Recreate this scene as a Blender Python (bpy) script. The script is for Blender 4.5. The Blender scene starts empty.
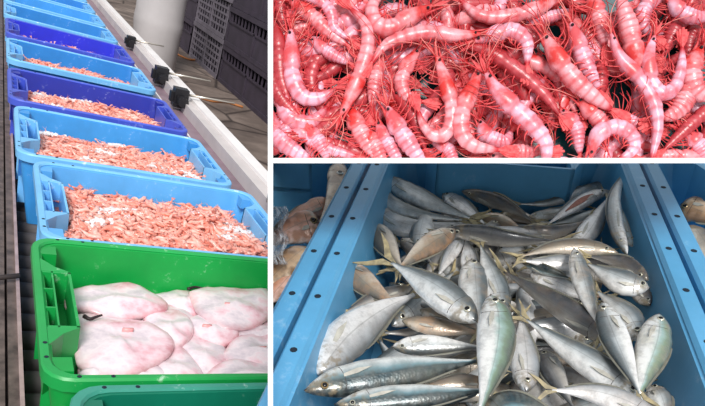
import bpy, bmesh, math, random
from mathutils import Vector, Matrix, noise
random.seed(7)
V = Vector
SC = bpy.context.scene
COL = SC.collection

# ------------------------------------------------------------------ camera
F, CX, CY = 620.0, 352.5, 310.0            # focal length and principal point, pixels of a 705x406 frame
E1 = V((0.8564, 0.0442, 0.5144)).normalized()        # world X, in camera axes (right, down, forward)
E2 = V((-0.4240, -0.5082, 0.7496)); E2 = (E2 - E1 * E1.dot(E2)).normalized()
EN = E1.cross(E2).normalized()
S = 1.25
T0 = V((-0.3586, 0.0812, 0.7173)) * S
RIM = 0.62                                  # rim height of the crates on the conveyor
CAM = V((0, 0, RIM - EN.dot(T0)))
def cdir(v): v = V(v); return V((E1.dot(v), E2.dot(v), EN.dot(v)))
def c2w(v): return cdir(v) + CAM
cam = bpy.data.objects.new('camera', bpy.data.cameras.new('camera'))
COL.objects.link(cam)
ax, ay, az = cdir((1, 0, 0)), cdir((0, -1, 0)), cdir((0, 0, -1))
cam.matrix_world = Matrix(((ax.x, ay.x, az.x, CAM.x), (ax.y, ay.y, az.y, CAM.y), (ax.z, ay.z, az.z, CAM.z), (0, 0, 0, 1)))
cam.data.sensor_width = 36.0
cam.data.lens = F / 705 * 36
cam.data.shift_x = (352.5 - CX) / 705
cam.data.shift_y = (CY - 203) / 705
cam.data.clip_start = 0.02
SC.camera = cam

# ------------------------------------------------------------------ sky, sun, exposure
w = bpy.data.worlds.new('overcast_sky'); SC.world = w; w.use_nodes = True
bgn = w.node_tree.nodes['Background']
bgn.inputs[0].default_value = (0.90, 0.95, 1.0, 1); bgn.inputs[1].default_value = 0.72
sun = bpy.data.objects.new('sun', bpy.data.lights.new('sun', 'SUN')); COL.objects.link(sun)
sun.data.energy = 3.2; sun.data.angle = math.radians(20); sun.data.color = (1.0, 0.98, 0.95)
sun.rotation_euler = V((0.55, 0.95, -1.0)).to_track_quat('-Z', 'Y').to_euler()
vs = SC.view_settings
vs.view_transform = 'Standard'; vs.look = 'None'; vs.gamma = 1.0; vs.use_curve_mapping = False
vs.exposure = 0.08

# ------------------------------------------------------------------ pixel -> place
def ray(px, py): return cdir(((px - CX) / F, (py - CY) / F, 1.0))
def LB(px, py, z):                          # left bay: on the level z (world)
    r = ray(px, py); return CAM + r * ((z - CAM.z) / r.z)
TH = math.atan2(442, F)                     # the fish bins stand on a bench of their own slope
UP3 = cdir((0, -math.cos(TH), -math.sin(TH))).normalized()
FW0 = cdir((0, -math.sin(TH), math.cos(TH))).normalized()
D3 = cdir((510 - CX, -132 - CY, F)).normalized()
R3 = D3.cross(UP3).normalized()
def B3(px, py, c):                          # on the bench's level c (height over the camera along UP3)
    r = ray(px, py); return CAM + r * (c / r.dot(UP3))
def M3(org): return Matrix(((R3.x, D3.x, UP3.x, org.x), (R3.y, D3.y, UP3.y, org.y), (R3.z, D3.z, UP3.z, org.z), (0, 0, 0, 1)))
TAU = math.radians(54)
NT = (UP3 * math.cos(TAU) - FW0 * math.sin(TAU)).normalized()   # normal of the slanted shrimp tray
XT = cdir((1, 0, 0)); XT = (XT - NT * NT.dot(XT)).normalized(); YT = NT.cross(XT).normalized()
T_ORG = CAM + ray(489, 160) * 0.76
def TR(px, py, h):
    r = ray(px, py); return CAM + r * ((T_ORG + NT * h - CAM).dot(NT) / r.dot(NT))
def zcam(p): return cdir((0, 0, 1)).dot(p - CAM)
CLIP_LEFT = (CAM, cdir((-1, 0, (273.0 - CX) / F)).normalized())   # the partition's right face
CLIP_LIP = (CAM, cdir((0, 1, (310 - 158.0) / F)).normalized())    # the lip's upper face

# ------------------------------------------------------------------ materials
MATS = {}
def newmat(name):
    m = bpy.data.materials.new(name); m.use_nodes = True
    nt = m.node_tree; b = nt.nodes['Principled BSDF']
    return m, nt, b
def N(nt, t, **kw):
    n = nt.nodes.new(t)
    for k, v in kw.items(): setattr(n, k, v)
    return n
def lin(c): return tuple((x / 255 / 12.92) if x / 255 <= 0.04045 else ((x / 255 + 0.055) / 1.055) ** 2.4 for x in c)
def col4(c): return tuple(c) + (1.0,)
def ramp(nt, stops, interp='LINEAR'):
    r = N(nt, 'ShaderNodeValToRGB'); e = r.color_ramp.elements; r.color_ramp.interpolation = interp
    e[0].position, e[0].color = stops[0][0], col4(stops[0][1])
    e[1].position, e[1].color = stops[-1][0], col4(stops[-1][1])
    for p, c in stops[1:-1]:
        q = e.new(p); q.color = col4(c)
    return r
def mixc(nt, fac, a, b, mode='MIX'):
    m = N(nt, 'ShaderNodeMix', data_type='RGBA', blend_type=mode)
    for s, v in ((0, fac), (6, a), (7, b)):
        if hasattr(v, 'links') or isinstance(v, bpy.types.NodeSocket): nt.links.new(v, m.inputs[s])
        else: m.inputs[s].default_value = v if s == 0 else col4(v)
    return m.outputs[2]
def mth(nt, op, a, b=0.0, clamp=False):
    m = N(nt, 'ShaderNodeMath', operation=op, use_clamp=clamp)
    for s, v in ((0, a), (1, b)):
        if isinstance(v, bpy.types.NodeSocket): nt.links.new(v, m.inputs[s])
        else: m.inputs[s].default_value = v
    return m.outputs[0]
def noisetex(nt, scale, detail=4, rough=0.55, coord='Object'):
    tc = N(nt, 'ShaderNodeTexCoord'); n = N(nt, 'ShaderNodeTexNoise')
    n.inputs['Scale'].default_value = scale; n.inputs['Detail'].default_value = detail; n.inputs['Roughness'].default_value = rough
    nt.links.new(tc.outputs[coord], n.inputs['Vector'])
    return n.outputs[0]
def bump(nt, b, h, strength=0.2, dist=0.002):
    bp = N(nt, 'ShaderNodeBump'); bp.inputs['Strength'].default_value = strength; bp.inputs['Distance'].default_value = dist
    nt.links.new(h, bp.inputs['Height']); nt.links.new(bp.outputs[0], b.inputs['Normal'])
def attr(nt, name): return N(nt, 'ShaderNodeAttribute', attribute_name=name).outputs['Fac']
def simple(name, rgb, rough=0.5, metal=0.0, nscale=0, namt=0.25, rgb2=None, bumps=0.0, coat=0.0, bdist=0.002):
    if name in MATS: return MATS[name]
    m, nt, b = newmat(name); c = lin(rgb)
    b.inputs['Roughness'].default_value = rough; b.inputs['Metallic'].default_value = metal
    b.inputs['Coat Weight'].default_value = coat; b.inputs['Coat Roughness'].default_value = 0.1
    if nscale:
        n = noisetex(nt, nscale)
        c2 = lin(rgb2) if rgb2 else tuple(x * (1 - namt) for x in c)
        r = ramp(nt, [(0.35, c), (0.68, c2)]); nt.links.new(n, r.inputs[0]); nt.links.new(r.outputs[0], b.inputs['Base Color'])
        if bumps: bump(nt, b, n, bumps, bdist)
    else: b.inputs['Base Color'].default_value = col4(c)
    MATS[name] = m; return m
def plastic(name, rgb, scuff=(230, 240, 250), amt=0.5):
    m, nt, b = newmat(name); c = lin(rgb)
    n1 = noisetex(nt, 9, 6, 0.65); n2 = noisetex(nt, 70, 5, 0.7)
    r1 = ramp(nt, [(0.3, tuple(x * 0.86 for x in c)), (0.7, tuple(min(1, x * 1.1) for x in c))]); nt.links.new(n1, r1.inputs[0])
    pr = mth(nt, 'MULTIPLY', n1, n2)
    msk = ramp(nt, [(0.33, (0, 0, 0)), (0.46, (amt, amt, amt))]); nt.links.new(pr, msk.inputs[0])
    nt.links.new(mixc(nt, msk.outputs[0], r1.outputs[0], lin(scuff)), b.inputs['Base Color'])
    b.inputs['Roughness'].default_value = 0.38
    bump(nt, b, n2, 0.08, 0.001)
    return m
def fishmat(name, stops, tint=(200, 180, 150), tamt=0.3, metal=0.25, bands=0.0, rough=0.3, mott=None):
    m, nt, b = newmat(name)
    dv = attr(nt, 'dv'); ft = attr(nt, 'ft')
    n1 = noisetex(nt, 55, 4); n2 = noisetex(nt, 220, 3)
    d = mth(nt, 'ADD', mth(nt, 'MULTIPLY_ADD', dv, 0.5), 0.0)
    d = mth(nt, 'ADD', mth(nt, 'MULTIPLY', dv, 0.5), 0.5)
    d = mth(nt, 'ADD', d, mth(nt, 'MULTIPLY', mth(nt, 'SUBTRACT', n1, 0.5), 0.35))
    if bands:
        wv = mth(nt, 'SINE', mth(nt, 'MULTIPLY', ft, 95.0))
        gate = mth(nt, 'MULTIPLY', mth(nt, 'SUBTRACT', dv, 0.1, True), bands)
        d = mth(nt, 'ADD', d, mth(nt, 'MULTIPLY', wv, gate))
    r = ramp(nt, [(p, lin(c)) for p, c in stops]); nt.links.new(d, r.inputs[0])
    oi = N(nt, 'ShaderNodeObjectInfo').outputs['Random']
    f = mth(nt, 'MULTIPLY', mth(nt, 'SUBTRACT', n1, 0.42, True), mth(nt, 'MULTIPLY', oi, tamt * 8), True)
    c = mixc(nt, f, r.outputs[0], lin(tint))
    hm = ramp(nt, [(0.16, (1, 1, 1)), (0.22, (0, 0, 0))]); nt.links.new(ft, hm.inputs[0])
    hk = ramp(nt, [(0.46, (0, 0, 0)), (0.6, (0.75, 0.75, 0.75))]); nt.links.new(noisetex(nt, 130, 4), hk.inputs[0])
    c = mixc(nt, mth(nt, 'MULTIPLY', hm.outputs[0], hk.outputs[0]), c, lin((138, 122, 96)))
    st = ramp(nt, [(0.45, (0, 0, 0)), (0.62, (0.5, 0.5, 0.5))]); nt.links.new(noisetex(nt, 85, 6, 0.7), st.inputs[0])
    c = mixc(nt, mth(nt, 'MULTIPLY', st.outputs[0], 0.7), c, lin((118, 118, 116)))
    # darker lateral line
    ll = mth(nt, 'COMPARE', dv, 0.12); ll.node.inputs[2].default_value = 0.035
    c = mixc(nt, mth(nt, 'MULTIPLY', ll, 0.3), c, lin((95, 95, 92)))
    if mott:
        k = ramp(nt, [(0.5, (0, 0, 0)), (0.62, (0.8, 0.8, 0.8))]); nt.links.new(noisetex(nt, 38, 5), k.inputs[0])
        c = mixc(nt, k.outputs[0], c, lin(mott))
    nt.links.new(c, b.inputs['Base Color'])
    b.inputs['Metallic'].default_value = metal; b.inputs['Roughness'].default_value = rough
    b.inputs['Coat Weight'].default_value = 0.35; b.inputs['Coat Roughness'].default_value = 0.12
    vo = N(nt, 'ShaderNodeTexVoronoi'); vo.inputs['Scale'].default_value = 420
    tc = N(nt, 'ShaderNodeTexCoord'); nt.links.new(tc.outputs['Object'], vo.inputs['Vector'])
    bump(nt, b, mth(nt, 'ADD', vo.outputs['Distance'], n2), 0.25, 0.0006)
    return m
def shrimpmat(name, head, pale, band, tail):
    m, nt, b = newmat(name)
    ft = attr(nt, 'ft'); dv = attr(nt, 'dv'); n1 = noisetex(nt, 90, 4); n2 = noisetex(nt, 40, 4)
    s = mth(nt, 'MULTIPLY', mth(nt, 'SUBTRACT', ft, 0.38), 6 / 0.5)
    fr = mth(nt, 'FRACT', mth(nt, 'ADD', s, mth(nt, 'MULTIPLY', mth(nt, 'SUBTRACT', n1, 0.5), 0.6)))
    bd = ramp(nt, [(0.0, (1, 1, 1)), (0.16, (0.25, 0.25, 0.25)), (0.35, (0, 0, 0)), (0.70, (0.1, 0.1, 0.1)), (0.9, (1, 1, 1))]); nt.links.new(fr, bd.inputs[0])
    ab = mixc(nt, mth(nt, 'MULTIPLY', bd.outputs[0], 0.52), lin(pale), lin(band))
    ab = mixc(nt, mth(nt, 'MULTIPLY', mth(nt, 'SUBTRACT', n2, 0.44, True), 3.4, True), ab, lin(band))
    hd = ramp(nt, [(0.42, lin(head)), (0.66, lin(pale))]); nt.links.new(n2, hd.inputs[0])
    isab = ramp(nt, [(0.33, (0, 0, 0)), (0.41, (1, 1, 1))]); nt.links.new(ft, isab.inputs[0])
    c = mixc(nt, isab.outputs[0], hd.outputs[0], ab)
    ist = ramp(nt, [(0.9, (0, 0, 0)), (0.97, (1, 1, 1))]); nt.links.new(ft, ist.inputs[0])
    c = mixc(nt, ist.outputs[0], c, lin(tail))
    oi = N(nt, 'ShaderNodeObjectInfo').outputs['Random']
    c = mixc(nt, mth(nt, 'MULTIPLY', oi, 0.22), c, lin(band))
    nt.links.new(c, b.inputs['Base Color'])
    b.inputs['Roughness'].default_value = 0.36; b.inputs['Coat Weight'].default_value = 0.25; b.inputs['Coat Roughness'].default_value = 0.2
    b.inputs['Subsurface Weight'].default_value = 0.0
    bump(nt, b, n1, 0.5, 0.0012)
    return m

# ------------------------------------------------------------------ mesh building
class MB:
    def __init__(s): s.v = []; s.f = []; s.at = {}
    def add(s, vs_, fs):
        o = len(s.v); s.v += [V(x) for x in vs_]; s.f += [tuple(i + o for i in f) for f in fs]; return o
    def box(s, a, b, M=None):
        (x0, y0, z0), (x1, y1, z1) = a, b
        p = [V((x, y, z)) for z in (z0, z1) for y in (y0, y1) for x in (x0, x1)]
        if M is not None: p = [M @ q for q in p]
        s.add(p, [(0, 2, 3, 1), (4, 5, 7, 6), (0, 1, 5, 4), (2, 6, 7, 3), (0, 4, 6, 2), (1, 3, 7, 5)])
    def rings(s, rs, cap0=True, cap1=True):
        n = len(rs[0]); o = len(s.v)
        for r in rs: s.v += [V(x) for x in r]
        for i in range(len(rs) - 1):
            for j in range(n):
                k = (j + 1) % n
                s.f.append((o + i * n + j, o + i * n + k, o + (i + 1) * n + k, o + (i + 1) * n + j))
        if cap0: s.f.append(tuple(o + j for j in reversed(range(n))))
        if cap1: s.f.append(tuple(o + (len(rs) - 1) * n + j for j in range(n)))
        return o
    def tube(s, pts, r0, r1=None, n=5):
        r1 = r0 if r1 is None else r1; pts = [V(p) for p in pts]; rs = []
        m = len(pts)
        ref = None
        for i, p in enumerate(pts):
            t = (pts[min(i + 1, m - 1)] - pts[max(i - 1, 0)]).normalized()
            if ref is None: ref = t.orthogonal()
            ref = (ref - t * ref.dot(t)).normalized(); q = t.cross(ref); r = r0 + (r1 - r0) * i / (m - 1)
            rs.append([p + (ref * math.cos(2 * math.pi * j / n) + q * math.sin(2 * math.pi * j / n)) * r for j in range(n)])
        s.rings(rs)
    def plate(s, poly, nrm, th):
        n = len(poly); d = V(nrm) * th / 2
        o = s.add([V(p) + d for p in poly] + [V(p) - d for p in poly], [])
        s.f.append(tuple(o + i for i in range(n))); s.f.append(tuple(o + n + i for i in reversed(range(n))))
        for i in range(n):
            j = (i + 1) % n; s.f.append((o + i, o + n + i, o + n + j, o + j))
    def build(s, name, mat, parent=None, org=None, smooth=True, clip=None, props=None):
        if clip:
            bm = bmesh.new(); lays = {k: bm.verts.layers.float.new(k) for k in s.at}
            bv = []
            for i, p in enumerate(s.v):
                q = bm.verts.new(p); bv.append(q)
                for k in s.at: q[lays[k]] = s.at[k][i]
            for f in s.f:
                try: bm.faces.new([bv[i] for i in f])
                except ValueError: pass
            for co, no in clip:
                if not any((q.co - co).dot(no) > 0 for q in bm.verts): continue
                r = bmesh.ops.bisect_plane(bm, geom=bm.verts[:] + bm.edges[:] + bm.faces[:], plane_co=co, plane_no=no, clear_outer=True)
                ed = [g for g in r['geom_cut'] if isinstance(g, bmesh.types.BMEdge) and g.is_valid]
                if ed: bmesh.ops.holes_fill(bm, edges=ed, sides=0)
            if len(bm.faces) < 3: bm.free(); return None
            if org is not None:
                for q in bm.verts: q.co -= org
            me = bpy.data.meshes.new(name); bm.normal_update(); bm.to_mesh(me); bm.free()
        else:
            me = bpy.data.meshes.new(name)
            o = V((0, 0, 0)) if org is None else org
            me.from_pydata([tuple(p - o) for p in s.v], [], s.f)
            for k, d in s.at.items():
                a = me.attributes.new(k, 'FLOAT', 'POINT'); a.data.foreach_set('value', d)
        if smooth: me.polygons.foreach_set('use_smooth', [True] * len(me.polygons))
        me.update()
        return link(name, me, mat, parent, None if parent else org, props)
def link(name, me, mat, parent=None, loc=None, props=None):
    ob = bpy.data.objects.new(name, me); COL.objects.link(ob)
    if mat and not me.materials: me.materials.append(mat)
    if parent: ob.parent = parent
    if loc is not None: ob.location = loc
    for k, v in (props or {}).items(): ob[k] = v
    return ob
def thing(name, label, cat, loc=(0, 0, 0), group=None, M=None):
    o = bpy.data.objects.new(name, None); COL.objects.link(o); o.empty_display_size = 0.05
    if M is not None: o.matrix_world = M
    else: o.location = loc
    o['label'] = label; o['category'] = cat
    if group: o['group'] = group
    return o
def tag(o, label, cat, group=None, kind=None):
    o['label'] = label; o['category'] = cat
    if group: o['group'] = group
    if kind: o['kind'] = kind
    return o
def autosmooth(o, ang=35):
    me = o.data; bm = bmesh.new(); bm.from_mesh(me); bm.normal_update()
    for e in bm.edges:
        e.smooth = not (len(e.link_faces) == 2 and e.calc_face_angle(0) > math.radians(ang))
    bm.to_mesh(me); bm.free(); return o
def rr(x0, x1, y0, y1, r, z, n=5):
    pts = []
    for cx, cy, a in ((x1 - r, y1 - r, 0), (x0 + r, y1 - r, 90), (x0 + r, y0 + r, 180), (x1 - r, y0 + r, 270)):
        for i in range(n):
            t = math.radians(a + 90 * i / (n - 1)); pts.append(V((cx + r * math.cos(t), cy + r * math.sin(t), z)))
    return pts
def spline(pts, n):
    P = [V(p) for p in pts]; P = [P[0] * 2 - P[1]] + P + [P[-1] * 2 - P[-2]]
    out = []
    m = len(P) - 3
    L = [0]
    for i in range(m): L.append(L[-1] + (P[i + 2] - P[i + 1]).length)
    for k in range(n):
        d = L[-1] * k / (n - 1); i = 0
        while i < m - 1 and d > L[i + 1]: i += 1
        t = (d - L[i]) / max(1e-9, L[i + 1] - L[i])
        a, b, c, e = P[i:i + 4]
        out.append(0.5 * ((2 * b) + (c - a) * t + (2 * a - 5 * b + 4 * c - e) * t * t + (3 * b - a - 3 * c + e) * t ** 3))
    return out
def lut(tab, t):
    for (a, u), (b, v) in zip(tab, tab[1:]):
        if t <= b: return u + (v - u) * (t - a) / (b - a)
    return tab[-1][1]

WHITE = simple('white_board', (255, 255, 255), 0.6)
BLACK = simple('black_gloss', (12, 12, 14), 0.12)
DARKHOLE = simple('dark_hole', (14, 30, 45), 0.8)

# ================================================================== the setting
def struct(o): o['kind'] = 'structure'; return o
m = MB(); m.box((-5, -2, -0.1), (14, 16, 0))
FLOORM, nt, b = newmat('wet_concrete')
n1 = noisetex(nt, 1.6, 8, 0.65); r = ramp(nt, [(0.3, lin((70, 60, 56))), (0.5, lin((112, 98, 90))), (0.7, lin((150, 134, 124)))]); nt.links.new(n1, r.inputs[0])
vo = N(nt, 'ShaderNodeTexVoronoi', feature='DISTANCE_TO_EDGE'); vo.inputs['Scale'].default_value = 1.3
tc = N(nt, 'ShaderNodeTexCoord'); nt.links.new(tc.outputs['Object'], vo.inputs['Vector'])
cr = ramp(nt, [(0.0, (1, 1, 1)), (0.035, (0, 0, 0))]); nt.links.new(vo.outputs['Distance'], cr.inputs[0])
nt.links.new(mixc(nt, cr.outputs[0], r.outputs[0], lin((45, 36, 32))), b.inputs['Base Color']); b.inputs['Roughness'].default_value = 0.55
bump(nt, b, n1, 0.3, 0.02)
struct(m.build('floor', FLOORM, smooth=False))

m = MB(); m.box((-5, 15.8, 0), (14, 16, 4.0)); struct(m.build('wall_back', simple('grey_render', (120, 116, 116), 0.8, 0, 2, 0.3), smooth=False))
# white partition between the conveyor and the bench, and the bench itself
m = MB()
Z0, Z1 = 0.42, 1.0
kL, kR = (268.0 - CX) / F, (273.0 - CX) / F
thk = Z0 * (kR - kL)
poly = [(-0.225, Z0), (0.327, Z0), (-0.087, Z1), (-0.53, Z1)]
pr = [c2w((kR * z, y, z)) for y, z in poly]; nL = cdir((-1, 0, kR)).normalized()
m.add(pr + [p + nL * thk for p in pr], [(0, 1, 2, 3), (7, 6, 5, 4), (0, 4, 5, 1), (1, 5, 6, 2), (2, 6, 7, 3), (3, 7, 4, 0)])
p = m.build('partition_wall_1', WHITE, smooth=False); struct(p)  # the partition wall standing between the two bays
BC = -0.355                      # level of the bin rims
TOPC = BC - 0.165
cb = c2w((0, 0, 0))
def b3(a, bb, c): return CAM + R3 * a + D3 * bb + UP3 * c
bench = thing('display_bench', 'sloping steel bench carrying the three fish bins behind the partition', 'bench', b3(0.2, 0.6, TOPC - 0.03))
STEEL = simple('bench_steel', (165, 170, 175), 0.35, 0.8, 20, 0.2)
m = MB(); m.box((-0.55, 0.12, TOPC - 0.025), (0.95, 1.12, TOPC - 0.0005), M3(CAM))
m.build('bench_top', STEEL, bench, b3(0.2, 0.6, TOPC - 0.03), False, [CLIP_LEFT])
for a, bb in ((0.15, 0.25), (0.85, 0.25), (0.15, 1.08), (0.85, 1.08)):
    q = b3(a, bb, TOPC - 0.03); m = MB(); m.box((q.x - 0.02, q.y - 0.02, 0), (q.x + 0.02, q.y + 0.02, q.z))
    m.build('leg', STEEL, bench, b3(0.2, 0.6, TOPC - 0.03), False)

# ================================================================== crates
def crate(name, label, mat, M, L, W, H, ends='x', group=None, clip=None, rimw=0.015, hb=0.2, rr0=0.045, rim=None, dp=0.064, holes=None):
    """Moulded fish crate, rim top at local z=0, body below. ends: which pair of short ends carries the grip blocks."""
    t = thing(name, label, 'crate', group=group, M=M @ Matrix.Translation((L / 2, W / 2, -H)))
    O = V((L / 2, W / 2, -H))
    lc = [((M.inverted() @ c), (M.to_3x3().inverted() @ n)) for c, n in clip] if clip else None
    m = MB()
    def ring(ins, z, r): return rr(ins, L - ins, ins, W - ins, max(0.008, r - ins), z)
    m.rings([ring(0.04, -H, rr0), ring(0.016, -0.06, rr0), ring(0.010, -0.022, rr0), ring(rimw - 0.003, -0.004, rr0 + 0.01),
             ring(rimw + 0.003, -0.007, rr0 + 0.015), ring(rimw + 0.006, -0.03, rr0 + 0.02), ring(rimw + 0.03, -H + 0.012, rr0 + 0.03)], True, True)
    o = m.build('body', mat, t, O, True, lc); autosmooth(o)
    m = MB(); q = [ring(rimw - 0.002, -0.006, rr0 + 0.01), ring(0.006, -0.024, rr0), ring(0.0, -0.024, rr0), ring(0.0, -0.004, rr0), ring(0.003, 0, rr0), ring(rimw - 0.003, 0, rr0 + 0.01), ring(rimw + 0.0005, -0.004, rr0 + 0.012)]
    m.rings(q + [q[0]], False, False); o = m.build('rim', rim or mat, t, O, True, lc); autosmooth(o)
    mid = W / 2 if ends == 'x' else L / 2
    for e in (0, 1):
        m = MB()
        def bx(u0, u1, w0, w1, z0, z1):       # u: inwards from the end, w: along the end
            if ends == 'x':
                x0, x1 = (u0, u1) if e == 0 else (L - u1, L - u0); m.box((x0, mid + w0, z0), (x1, mid + w1, z1))
            else:
                y0, y1 = (u0, u1) if e == 0 else (W - u1, W - u0); m.box((mid + w0, y0, z0), (mid + w1, y1, z1))
        h = hb / 2
        bx(dp - 0.005, dp, -h, h, -H + 0.02, -0.002)          # inner wall of the grip
        bx(rimw, dp, -h, -h + 0.005, -H + 0.02, -0.002); bx(rimw, dp, h - 0.005, h, -H + 0.02, -0.002)
        bx(rimw + 0.015, rimw + 0.018, -h, h, -0.07, -0.002)
        for q in (-h / 3, h / 3): bx(rimw - 0.002, rimw + 0.016, q - 0.002, q + 0.002, -0.07, -0.003)
        bx(rimw - 0.004, dp, -h, h, -0.078, -0.07)            # pocket floor
        for sg in (-1, 1):                                    # sloping shoulders from grip to rim
            w0, w1 = sg * h, sg * (h + 0.055)
            pts = [(rimw - 0.004, w0), (dp, w0), (rimw + 0.022, sg * (h + 0.02)), (rimw + 0.008, sg * (h + 0.04)), (rimw - 0.004, w1)]
            P = []
            for z in (-0.0015, -0.10):
                for u, ww in pts:
                    if ends == 'x': P.append(V(((u if e == 0 else L - u), mid + ww, z)))
                    else: P.append(V((mid + ww, (u if e == 0 else W - u), z)))
            n = len(pts); m.add(P, [tuple(range(n)), tuple(reversed(range(n, 2 * n)))] + [(i, i + n, (i + 1) % n + n, (i + 1) % n) for i in range(n)])
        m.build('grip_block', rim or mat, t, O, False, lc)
        for sg in (-1, 1):                                    # stacking lugs inside the corners
            m = MB()
            half = (W if ends == 'x' else L) / 2
            if half - 0.075 > h + 0.05:
                w0 = sg * (half - 0.03); w1 = sg * (half - 0.068)
                bx(rimw - 0.002, rimw + 0.03, min(w0, w1), max(w0, w1), -0.035, -0.006)
                m.build('stacking_lug', mat, t, O, False, lc)
    hl = holes or [(x, y) for x in (0.05, L * 0.16) for y in (0.008, W - 0.008)] + [(x, y) for x in (0.008, L - 0.008) for y in (0.06, W * 0.2)]
    for x, y in hl:
        r0 = 0.0036; m = MB()
        m.rings([[V((x + r0 * math.cos(k * 0.785), y + r0 * math.sin(k * 0.785), z)) for k in range(8)] for z in (-0.003, 0.0004)])
        m.build('rim_hole', DARKHOLE, t, O, False, lc)
    return t

GREEN = plastic('green_plastic', (8, 156, 66), (190, 225, 200), 0.5)
TEAL = plastic('sea_green_plastic', (14, 118, 92), (190, 225, 215), 0.5)
SKY1 = plastic('sky_blue_plastic', (92, 172, 236))
SKY2 = plastic('mid_blue_plastic', (62, 150, 220))
SKY3 = plastic('steel_blue_plastic', (40, 128, 205))
NAVY = plastic('navy_plastic', (40, 52, 160))
ROYAL = plastic('royal_blue_plastic', (34, 44, 205))
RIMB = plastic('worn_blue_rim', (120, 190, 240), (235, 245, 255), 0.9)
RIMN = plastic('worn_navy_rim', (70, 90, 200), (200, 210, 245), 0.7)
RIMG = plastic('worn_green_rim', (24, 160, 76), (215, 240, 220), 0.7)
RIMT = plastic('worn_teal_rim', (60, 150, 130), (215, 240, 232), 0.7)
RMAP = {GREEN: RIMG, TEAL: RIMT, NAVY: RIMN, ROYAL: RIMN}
BIN = plastic('bin_blue_plastic', (88, 158, 200), (190, 215, 230), 0.4)

X0, Y0 = E1.dot(T0), E2.dot(T0)
WL, LL, HL = 0.4 * S, 0.492 * S, 0.22
uv = {'B': (0.0, 0.0), 'C': (0.016, 0.396), 'D': (-0.014, 0.823), 'E': (-0.026, 1.276), 'F': (-0.027, 1.801), 'G': (-0.028, 2.288), 'H': (-0.033, 2.768),
      'I': (-0.033, 3.25), 'J': (-0.033, 3.74), 'K': (-0.033, 4.22)}
spec = {'B': (GREEN, 'bright green crate of pale flatfish on the conveyor'),
        'C': (SKY1, 'sky blue crate heaped with pink shrimp directly behind the bright green crate'),
        'D': (SKY2, 'blue crate of pink shrimp between the navy crate and the sky blue crate'),
        'E': (NAVY, 'navy crate of orange pink shrimp on the conveyor'),
        'F': (SKY3, 'steel blue crate between the navy and the royal blue crates'),
        'G': (ROYAL, 'royal blue crate with a low layer of shrimp on the conveyor'),
        'H': (SKY3, 'steel blue crate directly behind the royal blue crate'),
        'I': (SKY2, 'blue crate second behind the royal blue crate'),
        'J': (SKY3, 'blue crate third behind the royal blue crate'),
        'K': (SKY2, 'blue crate fourth behind the royal blue crate')}
CR = {}
for k, (u, v) in uv.items():
    x, y = X0 + u * S, Y0 + v * S
    CR[k] = (x, y)
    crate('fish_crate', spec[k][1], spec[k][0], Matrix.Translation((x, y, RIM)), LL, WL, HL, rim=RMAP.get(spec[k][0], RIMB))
p = LB(67, 383, RIM); ya = min(p.y, Y0 - 0.012); CR['A'] = (p.x, ya - WL)
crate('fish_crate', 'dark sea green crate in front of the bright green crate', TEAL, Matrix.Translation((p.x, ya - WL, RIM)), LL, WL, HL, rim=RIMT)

# ------------------------------------------------------------------ conveyor
BASE = RIM - HL
conv = thing('roller_conveyor', 'long grey brown roller conveyor with a white guide rail under the crates', 'conveyor', (X0 + LL / 2, Y0 + 2, 0))
CO = V((X0 + LL / 2, Y0 + 2, 0))
RUST = simple('worn_rail', (120, 104, 98), 0.6, 0.2, 25, 0.4, (70, 60, 56), 0.3)
PINK = simple('rail_edge', (186, 160, 158), 0.5, 0.1, 30, 0.3)
DARKR = simple('dark_rail', (62, 52, 50), 0.7, 0.1, 20, 0.4)
YA, YB = Y0 - 1.0, Y0 + 8.0
xl = X0 - 0.008
def beam(name, x0, x1, z0, z1, mat):
    m = MB(); m.box((x0, YA, z0), (x1, YB, z1)); return m.build(name, mat, conv, CO, False)
beam('side_rail', xl - 0.024, xl, BASE - 0.12, BASE + 0.05, RUST)
beam('rail_edge', xl - 0.007, xl, BASE + 0.05, BASE + 0.058, PINK)
beam('outer_channel', xl - 0.052, xl - 0.029, BASE - 0.12, BASE + 0.04, RUST)
beam('channel_gap', xl - 0.029, xl - 0.024, BASE - 0.10, BASE + 0.01, DARKR)
beam('outer_rail', xl - 0.09, xl - 0.058, BASE - 0.16, BASE + 0.02, RUST)
beam('outer_skirt', xl - 0.3, xl - 0.094, BASE - 0.16, BASE - 0.02, DARKR)
ROLL = simple('roller_steel', (140, 134, 134), 0.4, 0.5, 15, 0.3)
rm = None
xr = X0 + LL + 0.02
y = YA + 0.05
while y < YB:
    if rm is None:
        mm = MB(); n = 12
        mm.rings([[V((x, 0.028 * math.cos(6.283 * i / n), 0.028 * math.sin(6.283 * i / n))) for i in range(n)] for x in (xl - CO.x, xr - CO.x)])
        o = mm.build('roller', ROLL, conv, None, True); rm = o.data
    else: o = link('roller', rm, None, conv)
    o.location = (0, y - CO.y, BASE - 0.0285); y += 0.075
for yy in (YA + 0.3, Y0 + 2, Y0 + 4, YB - 0.4):
    for xx in (xl - 0.03, xr + 0.05):
        m = MB(); m.box((xx - 0.02, yy - 0.02, 0), (xx + 0.02, yy + 0.02, BASE - 0.10)); m.build('leg', DARKR, conv, CO, False)
m = MB(); q0 = LB(-2, 284, BASE + 0.05); m.tube([(xl - 0.14, q0.y, BASE + 0.035), (xl - 0.07, q0.y + 0.004, BASE + 0.058), (xl, q0.y, BASE + 0.075)], 0.006, n=7); m.build('tie_rod', DARKR, conv, CO)
m = MB(); m.tube([(xl - 0.075, q0.y - 0.01, BASE + 0.056), (xl - 0.055, q0.y + 0.01, BASE + 0.062)], 0.014, n=8); m.build('bolt', DARKR, conv, CO)
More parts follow.
